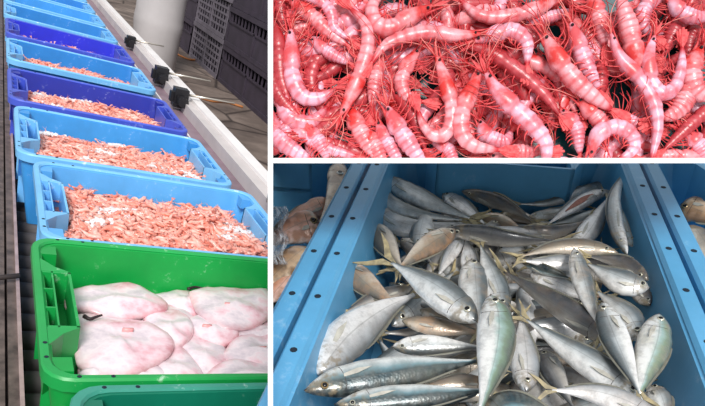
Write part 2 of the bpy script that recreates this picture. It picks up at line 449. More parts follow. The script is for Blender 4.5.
# white guide rail on the far side
RW = simple('rail_white', (238, 232, 230), 0.4, 0, 6, 0.12)
RG = simple('rail_grey', (205, 196, 194), 0.45, 0, 9, 0.15)
RP = simple('rail_shaded_mauve', (142, 118, 128), 0.5, 0, 12, 0.3)  # shaded inner side of the white rail, its shade put into the colour
ga, gb = LB(208, 150, RIM).x, LB(244, 150, RIM).x
wg = gb - ga; ga = max(ga, X0 + LL + 0.004); gb = ga + wg
def strip(name, x0, x1, z0, z1, mat):
    m = MB(); m.box((x0, Y0 - 0.5, z0), (x1, YB, z1)); return m.build(name, mat, conv, CO, False)
strip('guide_lip', ga, ga + 0.007, BASE - 0.08, RIM - 0.052, RW)
strip('guide_trough', ga + 0.006, ga + wg * 0.45, BASE - 0.08, RIM - 0.06, RP)
strip('guide_face', ga + wg * 0.45, ga + wg * 0.72, BASE - 0.08, RIM - 0.012, RG)
strip('guide_cap', ga + wg * 0.72, gb, BASE - 0.08, RIM, RW)
CL = simple('clamp_black', (24, 22, 26), 0.45)
ROD = simple('rod_steel', (205, 196, 184), 0.3, 0.7)
for i, (px, py) in enumerate(((158, 72), (177, 94), (130, 38))):
    q = LB(px, py, RIM + 0.01); s = 1.0 if i < 2 else 0.8
    cl = MB(); Mq = Matrix.Translation((ga + wg * 0.36, q.y, RIM - 0.045)) @ Matrix.Scale(s, 4)
    cl.box((-0.03, -0.03, 0), (0.035, 0.03, 0.085), Mq); cl.box((-0.045, -0.018, 0.02), (-0.03, 0.018, 0.065), Mq); cl.box((-0.02, -0.045, 0.015), (0.02, -0.03, 0.055), Mq)
    c = cl.build('clamp', CL, conv, CO, False)
    kn = MB(); kn.tube([Mq @ V((0.005, -0.075, 0.035)), Mq @ V((0.005, -0.04, 0.035))], 0.024, n=10); kn.build('clamp_knob', CL, c, CO, False)
    rd = MB(); rd.tube([Mq @ V((0.0, 0, 0.06)), Mq @ V((0.26, -0.02, 0.075))], 0.007, 0.004, n=6); rd.build('clamp_rod', ROD, c, CO)
sp = MB(); qs = LB(263, 200, RIM + 0.02)
sp.tube([(ga + wg * 0.5 + 0.03 * math.cos(i * 0.9), qs.y - 0.07 + i * 0.0035, RIM + 0.01 + 0.03 * math.sin(i * 0.9)) for i in range(42)], 0.004, n=5)
sp.build('guide_spring', ROD, conv, CO)

# ------------------------------------------------------------------ far side of the floor: barrel, lattice crates, straps
bp = LB(152, 66, 0)
BAR = simple('barrel_plastic', (196, 190, 190), 0.5, 0, 3, 0.15)
rad = 22.5 / F * zcam(bp)
t = thing('barrel', 'large pale grey plastic barrel standing on the floor beyond the guide rail', 'barrel', bp)
m = MB(); n = 36
prof = [(0.92, 0), (0.97, 0.03), (1.0, 0.3), (1.03, 0.34), (1.03, 0.40), (1.0, 0.44), (1.02, 0.9), (1.06, 0.94), (1.06, 1.0), (0.9, 1.02)]
m.rings([[V((rad * a * math.cos(6.2832 * i / n), rad * a * math.sin(6.2832 * i / n), 1.25 * z)) for i in range(n)] for a, z in prof])
autosmooth(m.build('drum', BAR, t), 50)
m = MB(); m.rings([[V((rad * a * math.cos(6.2832 * i / n), rad * a * math.sin(6.2832 * i / n), z)) for i in range(n)] for a, z in ((1.1, 1.2), (1.1, 1.3), (0.98, 1.32))]); m.build('lid', BAR, t)
LAT = simple('lattice_grey', (112, 104, 114), 0.6, 0, 6, 0.35)
LATD = simple('lattice_dark', (62, 52, 66), 0.65, 0, 6, 0.35)
fx = (LB(268, 126, 0).x + LB(205, 68, 0).x) / 2
ys = [LB(268, 126, 0).y, LB(223, 81, 0).y, LB(186, 54, 0).y, LB(166, 44, 0).y]
LW = ys[1] - ys[0]
def lattice(x, y, z, d, wd, h, mat, style):
    m_body = MB(); tk = 0.02
    m_body.box((0, 0, 0), (d, wd, 0.02))
    for yy in (0, wd - tk): m_body.box((0, yy, 0), (d, yy + tk, h * 0.96))
    m_body.box((d - tk, 0, 0), (d, wd, h * 0.96))
    t = thing('lattice_crate', 'x', 'crate', (x, y, z))
    m_body.build('shell', mat, t, None, False)
    m = MB()
    m.box((-0.015, -0.008, h - 0.05), (0.02, wd + 0.008, h)); m.box((-0.008, 0, 0), (0.02, wd, 0.045))
    for yy in (0, wd / 2 - 0.02, wd - 0.04): m.box((-0.006, yy, 0), (0.02, yy + 0.04, h))
    m.build('front_frame', mat, t, None, False)
    if style == 0:
        rows, cols = 5, 12
        for r_ in range(1, rows):
            z0 = 0.045 + (h - 0.095) * r_ / rows; m = MB(); m.box((0.002, 0.03, z0 - 0.012), (0.014, wd - 0.03, z0 + 0.012)); m.build('slat', mat, t, None, False)
        m = MB()
        for c_ in range(1, cols):
            y0 = wd * c_ / cols; m.box((0.004, y0 - 0.010, 0.04), (0.012, y0 + 0.010, h - 0.045))
        m.build('grid_bars', mat, t, None, False)
        m = MB(); m.box((0.05, 0.02, 0.02), (0.07, wd - 0.02, h - 0.08)); m.build('liner', LATD, t, None, False)
    else:
        m = MB(); m.box((0.006, 0.03, 0.03), (0.02, wd - 0.03, h * 0.62)); m.build('solid_panel', LATD, t, None, False)
        m = MB()
        for c_ in range(1, 16):
            y0 = wd * c_ / 16
            m.box((-0.004, y0 - 0.008, h * 0.62), (0.014, y0 + 0.008, h - 0.04))
        m.box((-0.006, 0.0, h * 0.60), (0.014, wd, h * 0.65)); m.build('vent_bars', mat, t, None, False)
    return t
names_ = ['bottom', 'second', 'third', 'fourth', 'fifth', 'sixth']
stacks = [(ys[0] - LW - 0.05, LW - 0.03, 0.42, 1, LATD, 'dark vented crate in the stack hidden by the bench'),
          (ys[0], LW - 0.03, 0.42, 1, LATD, 'dark vented crate beside the perforated crates'),
          (ys[1], ys[2] - ys[1] - 0.05, 0.46, 0, LAT, 'perforated grey crate in the middle stack'),
          (ys[2] + 0.05, LW * 0.9, 0.42, 1, LATD, 'dark vented crate behind the barrel')]
for (yy, ww, hh, st, mt, lb) in stacks:
    for k in range(5):
        o = lattice(fx + random.uniform(-0.01, 0.02), yy, k * hh, 0.7, ww, hh - 0.004, mt, st)
        o['label'] = lb + ', ' + names_[k] + ' from the floor'; o['group'] = 'lattice crates stacked on the floor'
ST = simple('strap_orange', (178, 112, 62), 0.7)
for lb, pts in (('orange strap lying on the floor beside the barrel', ((164, 47), (175, 53), (188, 59), (198, 60))), ('orange cord lying on the floor beside the guide rail clamp', ((196, 96), (212, 101), (226, 102), (243, 107)))):
    m = MB(); q = [LB(a, b_, 0.012) for a, b_ in pts]; m.tube(spline(q, 14), 0.012, n=6); tag(m.build('floor_strap', ST, None, q[0]), lb, 'strap')

# ================================================================== animals
BODY_H = {'scad': [(0, .05), (.02, .22), (.06, .45), (.12, .68), (.2, .88), (.215, .84), (.32, 1.0), (.45, .97), (.6, .78), (.75, .5), (.88, .24), (.96, .13), (1, .14)],
          'slim': [(0, .06), (.03, .28), (.08, .5), (.15, .76), (.22, .92), (.235, .88), (.35, 1.0), (.55, .93), (.7, .7), (.85, .36), (.95, .15), (1, .15)],
          'gurnard': [(0, .25), (.04, .6), (.1, .85), (.2, 1.0), (.3, .98), (.32, .85), (.45, .8), (.65, .55), (.85, .28), (1, .14)]}
SILV = fishmat('silver_scad', [(0.0, (244, 241, 236)), (0.34, (226, 226, 223)), (0.55, (184, 189, 190)), (0.74, (104, 114, 118)), (0.95, (62, 74, 78))], (206, 178, 150), 0.22)
GREY = fishmat('grey_scad', [(0.0, (214, 208, 200)), (0.3, (172, 168, 162)), (0.5, (128, 126, 124)), (0.7, (88, 88, 90)), (0.95, (58, 60, 64))], (168, 140, 112), 0.25)
WHIT = fishmat('white_scad', [(0.0, (246, 243, 240)), (0.5, (222, 220, 218)), (0.78, (168, 170, 172)), (0.97, (108, 116, 120))], (226, 205, 190), 0.2)
MACK = fishmat('mackerel', [(0.0, (236, 234, 228)), (0.2, (196, 202, 202)), (0.38, (110, 140, 148)), (0.52, (46, 66, 72)), (0.95, (22, 32, 36))], (190, 190, 170), 0.1, 0.3, 0.25)
TANF = fishmat('tan_scad', [(0.0, (224, 212, 196)), (0.35, (190, 176, 158)), (0.6, (140, 128, 112)), (0.95, (80, 76, 70))], (196, 150, 110), 0.35)
BLUEG = fishmat('green_back_scad', [(0.0, (246, 244, 240)), (0.45, (226, 226, 222)), (0.6, (160, 186, 180)), (0.75, (120, 140, 118)), (0.95, (80, 92, 80))], (214, 206, 170), 0.15)
REDG = fishmat('gurnard_skin', [(0.0, (246, 228, 218)), (0.4, (236, 198, 182)), (0.7, (212, 152, 122)), (0.95, (150, 98, 70))], (228, 150, 120), 0.4, 0.05, 0, 0.3, (172, 122, 92))
BRNG = fishmat('brown_skin', [(0.0, (226, 208, 186)), (0.4, (190, 160, 130)), (0.7, (146, 112, 82)), (0.95, (104, 78, 58))], (206, 170, 130), 0.3, 0.05, 0, 0.3, (120, 90, 64))
FIN = simple('fin_yellow', (182, 166, 126), 0.4, 0, 120, 0.3, (128, 118, 96), 0.3, 0.2, 0.001)
FIND = simple('fin_grey', (120, 118, 106), 0.4, 0, 120, 0.3)
FINP = simple('fin_pale', (188, 184, 172), 0.4, 0, 120, 0.25, (160, 156, 146), 0.3, 0.2, 0.001)
IRIS = simple('iris_silver', (214, 208, 186), 0.18, 0.5)
IRISG = simple('iris_gold', (150, 124, 84), 0.2, 0.4)
REDP = simple('raw_patch', (176, 106, 84), 0.5, 0, 200, 0.3, (140, 78, 62))
MOUTH = simple('mouth_dark', (70, 58, 52), 0.6)

def make_fish(label, pts, wpx, level, k, mat, shape='scad', roll=0.0, place=B3, fin=FIN, tail=True, eye=True, group=None, clip=None, tailspread=1.0, thick=0.52, fins=True, iris=IRIS, dz=0.0, name='horse_mackerel', cat='fish', face=0.6, patch=None, taillen=0.19, eyes=1.0, eyet=0.11):
    n = 26; m_ = len(pts)
    P = [place(x, y, level + dz * (i / (m_ - 1) - 0.5)) if place else V((x, y, level)) for i, (x, y) in enumerate(pts)] if place else [V(p) for p in pts]
    sp = spline(P, n); org = sp[n // 2].copy()
    t_ = thing(name, label, cat, org, group)
    L = sum((sp[i + 1] - sp[i]).length for i in range(n - 1))
    z = zcam(org); hw = (wpx / 2) * z / F if place else wpx / 2
    tocam = (CAM - org).normalized(); nr = (UP3 * (1 - face) + tocam * face).normalized()
    NS = 16; m = MB(); rs = []; dv = []; ft = []; fr = []
    for i in range(n):
        t = i / (n - 1); tg = (sp[min(i + 1, n - 1)] - sp[max(i - 1, 0)]).normalized()
        bd = tg.cross(nr).normalized() * k
        nn = bd.cross(tg).normalized()
        if nn.dot(nr) < 0: nn = -nn
        if roll:
            bd, nn = bd * math.cos(roll) + nn * math.sin(roll), nn * math.cos(roll) - bd * math.sin(roll)
        h = lut(BODY_H[shape], t) * hw; th = h * thick * (1.15 if t < 0.2 else 1.0) + (0.0 if t > 0.05 else 0.001)
        fr.append((sp[i], tg, bd, nn, h, th))
        ring = []
        for j in range(NS):
            a = 2 * math.pi * j / NS; ca, sa = math.cos(a), math.sin(a)
            e = 0.82
            ring.append(sp[i] + bd * (h * math.copysign(abs(ca) ** 1.0, ca)) + nn * (th * math.copysign(abs(sa) ** e, sa)))
            dv.append(ca); ft.append(t)
        rs.append(ring)
    m.rings(rs); m.at = {'dv': dv, 'ft': ft}
    if m.build('body', mat, t_, org, True, clip) is None: bpy.data.objects.remove(t_); return None
    def at(t):
        x = t * (n - 1); i = min(int(x), n - 2); a, b_ = fr[i], fr[i + 1]; s = x - i
        return [a[q].lerp(b_[q], s) if isinstance(a[q], V) else a[q] + (b_[q] - a[q]) * s for q in range(6)]
    if eye:
        for sg in (1, -1):
            p, tg, bd, nn, h, th = at(eyet)
            r = 0.225 * hw * eyes
            c = p + bd * h * 0.16 + nn * sg * (th * 0.95)
            m = MB(); rgs = []
            for q in range(5):
                an = q / 4 * 1.5; rgs.append([c + (tg * math.cos(j * 0.6283) + bd * math.sin(j * 0.6283)) * r * math.cos(an) + nn * sg * (r * 0.5 * math.sin(an)) for j in range(10)])
            m.rings(rgs); ey = m.build('eye', iris, t_, org, True, clip)
            if ey is None or (sg < 0 and roll == 0): continue
            m = MB(); rgs = []
            for q in range(4):
                an = 0.3 + q / 3 * 1.2; rgs.append([c + nn * sg * r * 0.28 + (tg * math.cos(j * 0.6283) + bd * math.sin(j * 0.6283)) * r * 0.66 * math.cos(an) + nn * sg * (r * 0.34 * math.sin(an)) for j in range(10)])
            m.rings(rgs); m.build('pupil', BLACK, ey, org, True, clip)
        p0, tg, bd, nn, h0, th0 = at(0.0); p1, _, b1, n1_, h1, th1 = at(0.06)
        m = MB(); m.tube([p0 + nn * th0 * 0.9 - tg * 0.001, p1 - b1 * h1 * 0.45 + n1_ * th1 * 0.86], 0.03 * hw, 0.02 * hw, 5); m.build('mouth', MOUTH, t_, org, True, clip)
        g = []
        for q in range(7):
            s = -0.85 + 1.5 * q / 6; p, tg, bd, nn, h, th = at(0.208 + 0.02 * (1 - s * s)); g.append(p + bd * h * s + nn * th * math.sqrt(max(0.05, 1 - s * s)) ** 0.82 * 0.99)
        m = MB(); m.tube(g, 0.022 * hw, 0.014 * hw, 5); m.build('gill_edge', MOUTH, t_, org, True, clip)
    if tail:
        p, tg, bd, nn, h, th = fr[-1]
        tl = L * taillen; m = MB()
        for sg in (1, -1):
            w_ = tailspread * tl * 0.52
            m.plate([p - tg * 0.004 + bd * sg * h * 0.1, p + tg * tl * 0.3 + bd * sg * w_ * 0.05, p + tg * tl * 0.62 + bd * sg * w_ * 0.55, p + tg * tl + bd * sg * w_, p + tg * tl * 0.55 + bd * sg * w_ * 0.72, p + tg * tl * 0.18 + bd * sg * (h + w_ * 0.18), p - tg * 0.004 + bd * sg * h], nn, 0.0014)
        m.build('tail_fin', fin, t_, org, False, clip)
    if fins:
        m = MB(); pl = []; ql = []
        for q in range(8):
            s = 0.36 + 0.5 * q / 7; p, tg, bd, nn, h, th = at(s); pl.append(p + bd * h * 0.93); ql.append(p + bd * (h * 0.97 + hw * 0.06 * math.sin(math.pi * min(1, 0.15 + q / 7)) + 0.0008) + tg * hw * 0.2)
        m.plate(pl + ql[::-1], fr[n // 2][3], 0.001); m.build('dorsal_fin', FIND, t_, org, False, clip)
        p, tg, bd, nn, h, th = at(0.225); q_ = at(0.40)
        b0 = p - bd * h * 0.18 + nn * th * 0.97; tip = q_[0] - q_[2] * q_[4] * 0.38 + q_[3] * (q_[5] * 0.98 + 0.0015); md = at(0.31); mdp = md[0] + md[3] * (md[5] * 1.0 + 0.001)
        m = MB(); m.plate([b0 + bd * h * 0.08, mdp - md[2] * md[4] * 0.14, tip, mdp - md[2] * md[4] * 0.42, b0 - bd * h * 0.12], nn, 0.001); m.build('pectoral_fin', FINP, t_, org, False, clip)
    if patch:
        m = MB(); g0 = []; g1 = []
        for q in range(9):
            s = patch[0] + (patch[1] - patch[0]) * q / 8; p, tg, bd, nn, h, th = at(s); wv = math.sin(math.pi * (0.06 + 0.88 * q / 8))
            for lst, c_ in ((g0, -0.1 + 0.42 * wv), (g1, -0.1 - 0.35 * wv)): lst.append(p + bd * h * c_ + nn * (th * math.sqrt(1 - c_ * c_) ** 0.82 + 0.0006))
        m.plate(g0 + g1[::-1], fr[n // 2][3], 0.001); m.build('raw_patch', REDP, t_, org, False, clip)
    return t_

# ------------------------------------------------------------------ the three bins on the bench
def a_of(px, py): return (B3(px, py, BC) - CAM).dot(R3)
aL = (a_of(369, 165) + a_of(312, 285)) / 2; aR = (a_of(641.5, 165) + a_of(696, 288)) / 2
WB = aR - aL; HB = 0.163
B0, B1 = 0.19, 1.0; LB3 = B1 - B0
gapa = 0.005
def bin_holes():
    return [(x, 0.05 + q * 0.088) for q in range(9) for x in (0.011, WB - 0.011)]
for (a0, lb, gp, cl) in ((aL, 'blue plastic bin heaped with silver horse mackerel', None, None),
                     (aL - gapa - WB, 'blue plastic bin of reddish fish and a clear bag beside the white partition', None, [CLIP_LEFT]),
                     (aR + gapa, 'blue plastic bin holding brown fish beside the horse mackerel bin', None, None)):
    crate('fish_bin', lb, BIN, M3(b3(a0, B0, BC)), WB, LB3, HB, 'y', gp, cl, rimw=0.022, hb=0.2, rr0=0.03, holes=bin_holes(), dp=0.1)

# spine (snout -> tail root), width px, layer, back side, skin, extra
C0 = BC - 0.078; DL = 0.0065
FG = 'horse mackerel heaped in the blue bin'
GEN = 'horse mackerel half buried among others in the heap of the blue bin'
FISH = [
 ([(382, 177), (410, 193), (440, 207), (470, 218)], 22, 5, -1, SILV, dict(label='pale horse mackerel with its head by the bin grip, upper of a slanting pair')),
 ([(372, 181), (390, 203), (418, 214), (462, 220)], 18, 4, -1, SILV, dict(label='pale horse mackerel lying along the lower side of a slanting pair by the bin wall')),
 ([(373, 205), (393, 223), (425, 229), (475, 222)], 23, 3, -1, WHIT, dict(label='white bellied horse mackerel bent along the back left bin wall')),
 ([(396, 152), (400, 172), (408, 195)], 18, 1, 1, GREY, dict(tail=False, label='grey horse mackerel head rising behind the slanting pair at the back wall')),
 ([(443, 194), (462, 207), (485, 224)], 19, 3, -1, WHIT, dict(label='short white flanked horse mackerel below the bin grip')),
 ([(462, 191), (495, 201), (515, 210), (533, 221)], 16, 5, -1, GREY, dict(roll=0.8, label='dark backed horse mackerel with an orange tail root near the back wall')),
 ([(592, 188), (560, 187), (535, 190), (508, 198)], 13, 2, 1, GREY, dict(roll=0.9, label='dark horse mackerel lying against the back wall of the bin')),
 ([(613, 181), (585, 191), (550, 203), (518, 204)], 13, 4, 1, SILV, dict(roll=0.3, label='slim silver horse mackerel lying behind the one with the raw red patch')),
 ([(609, 191), (590, 197), (570, 209), (548, 224)], 16, 6, 1, WHIT, dict(patch=(0.25, 0.72), label='horse mackerel with a raw red patch on its flank')),
 ([(600, 211), (578, 218), (550, 225)], 11, 4, 1, SILV, dict(label='slim silver horse mackerel lying in front of the raw patched one')),
 ([(572, 250), (590, 229), (608, 198)], 21, 6, 1, WHIT, dict(eye=False, label='plain white horse mackerel standing steeply beside the curved one')),
 ([(627, 255), (616, 225), (615, 195), (629, 166)], 15, 9, -1, SILV, dict(taillen=0.1, label='horse mackerel curved upward along the right bin wall')),
 ([(634, 247), (626, 225), (624, 198)], 18, 6, 1, MACK, dict(tail=False, label='bluish fish wedged between the upward curved one and the bin wall')),
 ([(446, 229), (480, 234), (515, 240), (558, 241)], 21, 8, -1, GREY, dict(roll=0.9, label='long dark grey horse mackerel lying straight across the middle of the heap')),
 ([(455, 230), (430, 245), (398, 269)], 25, 9, -1, TANF, dict(label='yellowish horse mackerel whose snout meets the long dark grey one')),
 ([(462, 237), (449, 257), (438, 276)], 15, 4, 1, WHIT, dict(eye=False, label='pale fish under the snout of the yellowish one')),
 ([(470, 276), (469, 256), (466, 239)], 18, 4, 1, WHIT, dict(eye=False, label='pale fish between the yellowish one and the broad silver one')),
 ([(472, 260), (474, 290), (480, 330)], 31, 7, -1, SILV, dict(label='broad silver horse mackerel pointing snout up beside the glossy slanting one')),
 ([(504, 314), (494, 285), (481, 246)], 27, 7, 1, SILV, dict(label='horse mackerel with its snout behind the head of the green backed one')),
 ([(477, 322), (450, 301), (420, 280), (392, 263)], 35, 11, 1, SILV, dict(tailspread=1.1, taillen=0.34, label='glossy silver horse mackerel slanting down with a long forked yellow tail')),
 ([(491, 296), (496, 322), (493, 358), (480, 412)], 40, 14, -1, BLUEG, dict(label='large green backed horse mackerel lying upright on top of the heap')),
 ([(318, 374), (348, 337), (383, 310), (414, 295)], 45, 7, 1, WHIT, dict(tailspread=1.2, eye=False, label='big pinkish white fish lying belly up beside the left bin wall')),
 ([(345, 262), (366, 284), (398, 306)], 27, 6, 1, TANF, dict(tail=False, label='horse mackerel head with gold eye poking out by the left bin wall', iris=IRISG)),
 ([(412, 288), (372, 300), (345, 312)], 18, 5, 1, GREY, dict(eye=False, tailspread=1.6, label='dark fish with a spread yellow tail lying above the big pinkish white one')),
 ([(374, 224), (385, 243), (402, 268)], 25, 4, 1, TANF, dict(eye=False, label='tan fish under the long forked yellow tail')),
 ([(401, 239), (415, 250), (432, 264)], 17, 3, 1, GREY, dict(label='grey fish head peeping out beside the yellowish one')),
 ([(305, 391), (345, 381), (400, 372), (476, 361)], 37, 12, 1, MACK, dict(shape='slim', iris=IRISG, label='large dark mackerel with teal flank lying along the front of the heap', name='mackerel')),
 ([(392, 347), (430, 345), (482, 347)], 22, 9, 1, SILV, dict(label='silver fish lying just above the large teal flanked mackerel')),
 ([(335, 405), (385, 399), (435, 395), (485, 390)], 28, 11, 1, MACK, dict(shape='slim', label='dark mackerel lying just below the large teal flanked one', name='mackerel')),
 ([(494, 386), (460, 383), (420, 387)], 20, 7, 1, TANF, dict(label='tan fish squeezed between the two dark mackerels')),
 ([(402, 321), (440, 327), (485, 334)], 20, 6, -1, TANF, dict(eye=False, label='tan fish lying under the glossy slanting one')),
 ([(420, 310), (440, 318), (470, 332)], 16, 5, -1, TANF, dict(eye=False, label='narrow tan fish tucked against the belly of the glossy slanting one')),
 ([(526, 392), (525, 365), (521, 316)], 28, 9, 1, WHIT, dict(label='white horse mackerel pointing snout down beside the green backed one')),
 ([(543, 350), (554, 374), (572, 406)], 24, 6, 1, GREY, dict(tail=False, label='shaded grey fish beneath the forked tail at the front')),
 ([(648, 403), (602, 371), (562, 345), (527, 320)], 31, 10, 1, SILV, dict(label='long pale grey horse mackerel slanting toward the front right corner')),
 ([(622, 346), (585, 322), (545, 297), (504, 272)], 27, 8, 1, GREY, dict(roll=0.8, label='brownish grey horse mackerel seen from its back in the middle of the heap')),
 ([(522, 262), (548, 271), (572, 279)], 12, 7, -1, MACK, dict(roll=0.9, eye=False, label='thin dark blue fish back beside the slim one with raised snout')),
 ([(530, 274), (562, 287), (598, 302)], 20, 5, -1, WHIT, dict(eye=False, label='white fish flank behind the brownish grey backed one')),
 ([(618, 253), (585, 247), (552, 248), (522, 256)], 18, 9, 1, TANF, dict(label='tan horse mackerel lying across beneath the steep white one')),
 ([(590, 262), (556, 263), (523, 261)], 18, 8, 1, WHIT, dict(eye=False, label='white fish lying just below the tan one in the middle')),
 ([(574, 249), (582, 280), (590, 305), (602, 330)], 21, 11, -1, SILV, dict(label='slim horse mackerel with raised snout beside the right facing one')),
 ([(649, 288), (622, 282), (588, 264)], 27, 11, 1, SILV, dict(label='horse mackerel facing the right bin wall with its mouth shut')),
 ([(648, 280), (622, 263), (588, 256)], 18, 9, 1, GREY, dict(roll=0.7, label='grey fish back lying behind the right wall facing one')),
 ([(650, 305), (638, 292), (622, 284)], 18, 6, 1, GREY, dict(label='grey fish head beneath the right wall facing one')),
 ([(602, 303), (612, 330), (624, 358), (640, 394)], 29, 13, 1, SILV, dict(label='silver horse mackerel with raised snout leaning against the round bodied one')),
 ([(640, 340), (622, 313), (598, 292)], 30, 9, 1, SILV, dict(label='silver fish with its head behind the round bodied one')),
 ([(659, 315), (654, 343), (645, 372), (637, 400)], 34, 12, -1, BLUEG, dict(label='round bodied horse mackerel pointing snout up along the right bin wall')),
 ([(652, 386), (660, 400), (668, 420)], 24, 9, -1, SILV, dict(label='silver fish head below the round bodied one in the front corner')),
 ([(662, 422), (625, 404), (590, 393), (552, 390)], 27, 13, 1, WHIT, dict(tailspread=1.4, taillen=0.22, label='white horse mackerel along the front with its forked tail over the shaded one')),
 ([(480, 418), (515, 406), (560, 416)], 34, 12, -1, MACK, dict(label='dark backed fish at the front between the green backed and white ones')),
 ([(513, 228), (545, 233), (568, 229), (588, 220)], 15, 6, -1, GREY, dict(roll=0.5, label='dark grey fish with upturned tail behind the tan one')),
 ([(528, 217), (555, 213), (585, 206)], 12, 4, -1, SILV, dict(label='thin silver fish behind the dark grey upturned tail')),
 ([(500, 216), (520, 218), (545, 226)], 16, 3, 1, TANF, dict(label='tan fish under the orange tail root')),
 ([(480, 218), (500, 222), (525, 232)], 18, 3, 1, TANF, dict(eye=False, label='tan fish lying directly behind the long dark grey one')),
 ([(440, 205), (452, 214), (470, 224)], 14, 3, -1, GREY, dict(label='grey fish beside the tails of the slanting pair')),
]
for pts, wpx, lay, k, mat, ex in FISH:
    ex = dict(ex); lb = ex.pop('label', GEN)
    make_fish(lb, pts, wpx, C0 + lay * DL, k, mat, group=FG, **ex)
rf = random.Random(3)
for i in range(110):                                  # the fish one sees between the upper ones
    a = rf.uniform(aL + 0.075, aR - 0.075); bb = rf.uniform(0.38, B1 - 0.15); an = rf.gauss(0.3, 0.8) + rf.choice((0, 3.14)); lay = rf.uniform(-3, 0.5) if i < 50 else rf.uniform(0, 3.0 + 2.5 * (bb > 0.7))
    L = rf.uniform(0.13, 0.16); d = V((math.cos(an), math.sin(an)))
    q = [b3(min(aR - 0.06, max(aL + 0.06, a + d.x * L * s)), min(B1 - 0.12, max(0.33, bb + d.y * L * s)), C0 + lay * DL) for s in (-0.5, 0.05, 0.5)]
    make_fish(GEN, q, rf.uniform(0.03, 0.038), 0, rf.choice((1, -1)), rf.choice((SILV, GREY, TANF, SILV, WHIT, GREY)), place=None, group=FG, face=0.35, fins=False, roll=rf.choice((0, 0, 0.6)))

# neighbours
RG_ = 'reddish fish in the bin beside the partition'
cl = [CLIP_LEFT]
make_fish('brown fish with a white ringed eye pointing snout up by the bin rim', [(339, 164), (337, 182), (331, 202), (321, 222)], 23, BC - 0.02, -1, BRNG, 'gurnard', iris=simple('iris_white', (240, 238, 230), 0.2), group=RG_, clip=cl, name='gurnard', tail=False, eyes=1.5, eyet=0.27, face=0.9, fins=False)
make_fish('pale pink fish lying behind the big headed reddish one', [(334, 205), (308, 213), (270, 232)], 27, BC - 0.04, 1, REDG, 'gurnard', group=RG_, clip=cl, name='gurnard', tail=False)
make_fish('big headed reddish fish with a small dark eye facing the bin rim', [(320, 226), (300, 229), (262, 245)], 38, BC - 0.036, 1, REDG, 'gurnard', group=RG_, clip=cl, name='gurnard', tail=False, iris=IRISG)
make_fish('pale brown fish lying in front of the big headed reddish one', [(309, 249), (290, 266), (258, 290)], 36, BC - 0.032, 1, BRNG, 'scad', group=RG_, clip=cl, name='gurnard', tail=False, eye=False)
make_fish('slim reddish fish lowest in the bin beside the partition', [(300, 270), (285, 286), (262, 306)], 30, BC - 0.04, 1, REDG, 'scad', group=RG_, clip=cl, name='gurnard', tail=False, eye=False)
for i in range(7):
    a = aL - gapa - rf.uniform(0.08, 0.2); bb = rf.uniform(0.5, 0.72); an = rf.uniform(0, 6.28)
    make_fish('reddish fish buried under the others beside the partition', [b3(a + math.cos(an) * 0.06 * s, bb + math.sin(an) * 0.07 * s, BC - 0.075 - 0.01 * (i % 2)) for s in (-1, 0, 1)], 0.045, 0, 1, rf.choice((REDG, BRNG)), 'gurnard', place=None, group=RG_, clip=cl, name='gurnard', tail=False, fins=False, face=0.1)
make_fish('brown fish with a ringed eye showing its head above the others beside the bin rim', [(681, 206), (700, 212), (735, 224)], 29, BC - 0.05, 1, BRNG, 'gurnard', iris=IRISG, group='brown fish in the right bin', name='brown_fish')
make_fish('pale brown fish with a plain flank under the ringed eye one', [(690, 226), (704, 250), (722, 285)], 30, BC - 0.055, -1, TANF, 'scad', eye=False, group='brown fish in the right bin', name='brown_fish')
for i in range(26):
    a = aR + gapa + rf.uniform(0.1, 0.3); bb = rf.uniform(0.36, 0.82); an = rf.uniform(0, 6.28)
    make_fish('brown fish buried under the ringed eye one', [b3(a + math.cos(an) * 0.06 * s, bb + math.sin(an) * 0.075 * s, BC - 0.12 + 0.0016 * i) for s in (-1, 0, 1)], 0.048, 0, rf.choice((1, -1)), rf.choice((TANF, BRNG)), 'gurnard', place=None, group='brown fish in the right bin', name='brown_fish', fins=False, face=0.1)
# clear crumpled bag
m, nt, b = newmat('clear_film'); b.inputs['Base Color'].default_value = (0.95, 0.97, 1, 1); b.inputs['Roughness'].default_value = 0.12
b.inputs['Alpha'].default_value = 0.45; b.inputs['Coat Weight'].default_value = 1.0; FILM = m
bm_ = MB(); nx = 16
g = [[None] * nx for _ in range(nx)]
for i in range(nx):
    for j in range(nx):
        px, py = 266 + 20 * i / (nx - 1) + 3 * math.sin(j * 0.9), 206 + 58 * j / (nx - 1)
        q = B3(px, py, BC - 0.015 + 0.022 * noise.noise((i * 0.55, j * 0.45, 1.3)) + 0.008 * noise.noise((i * 1.7, j * 1.6, 4)))
        g[i][j] = q
ths = UP3 * -0.0012
vs_ = [g[i][j] for i in range(nx) for j in range(nx)]; vs2 = [q + ths for q in vs_]; nn_ = nx * nx
fs = []
for i in range(nx - 1):
    for j in range(nx - 1):
        q = (i * nx + j, (i + 1) * nx + j, (i + 1) * nx + j + 1, i * nx + j + 1); fs += [q, tuple(nn_ + x for x in reversed(q))]
bm_.add(vs_ + vs2, fs)
o = bm_.build('plastic_bag', FILM, None, g[8][8].copy(), False, cl)
if o: tag(o, 'crumpled clear plastic bag lying on the reddish fish', 'bag')

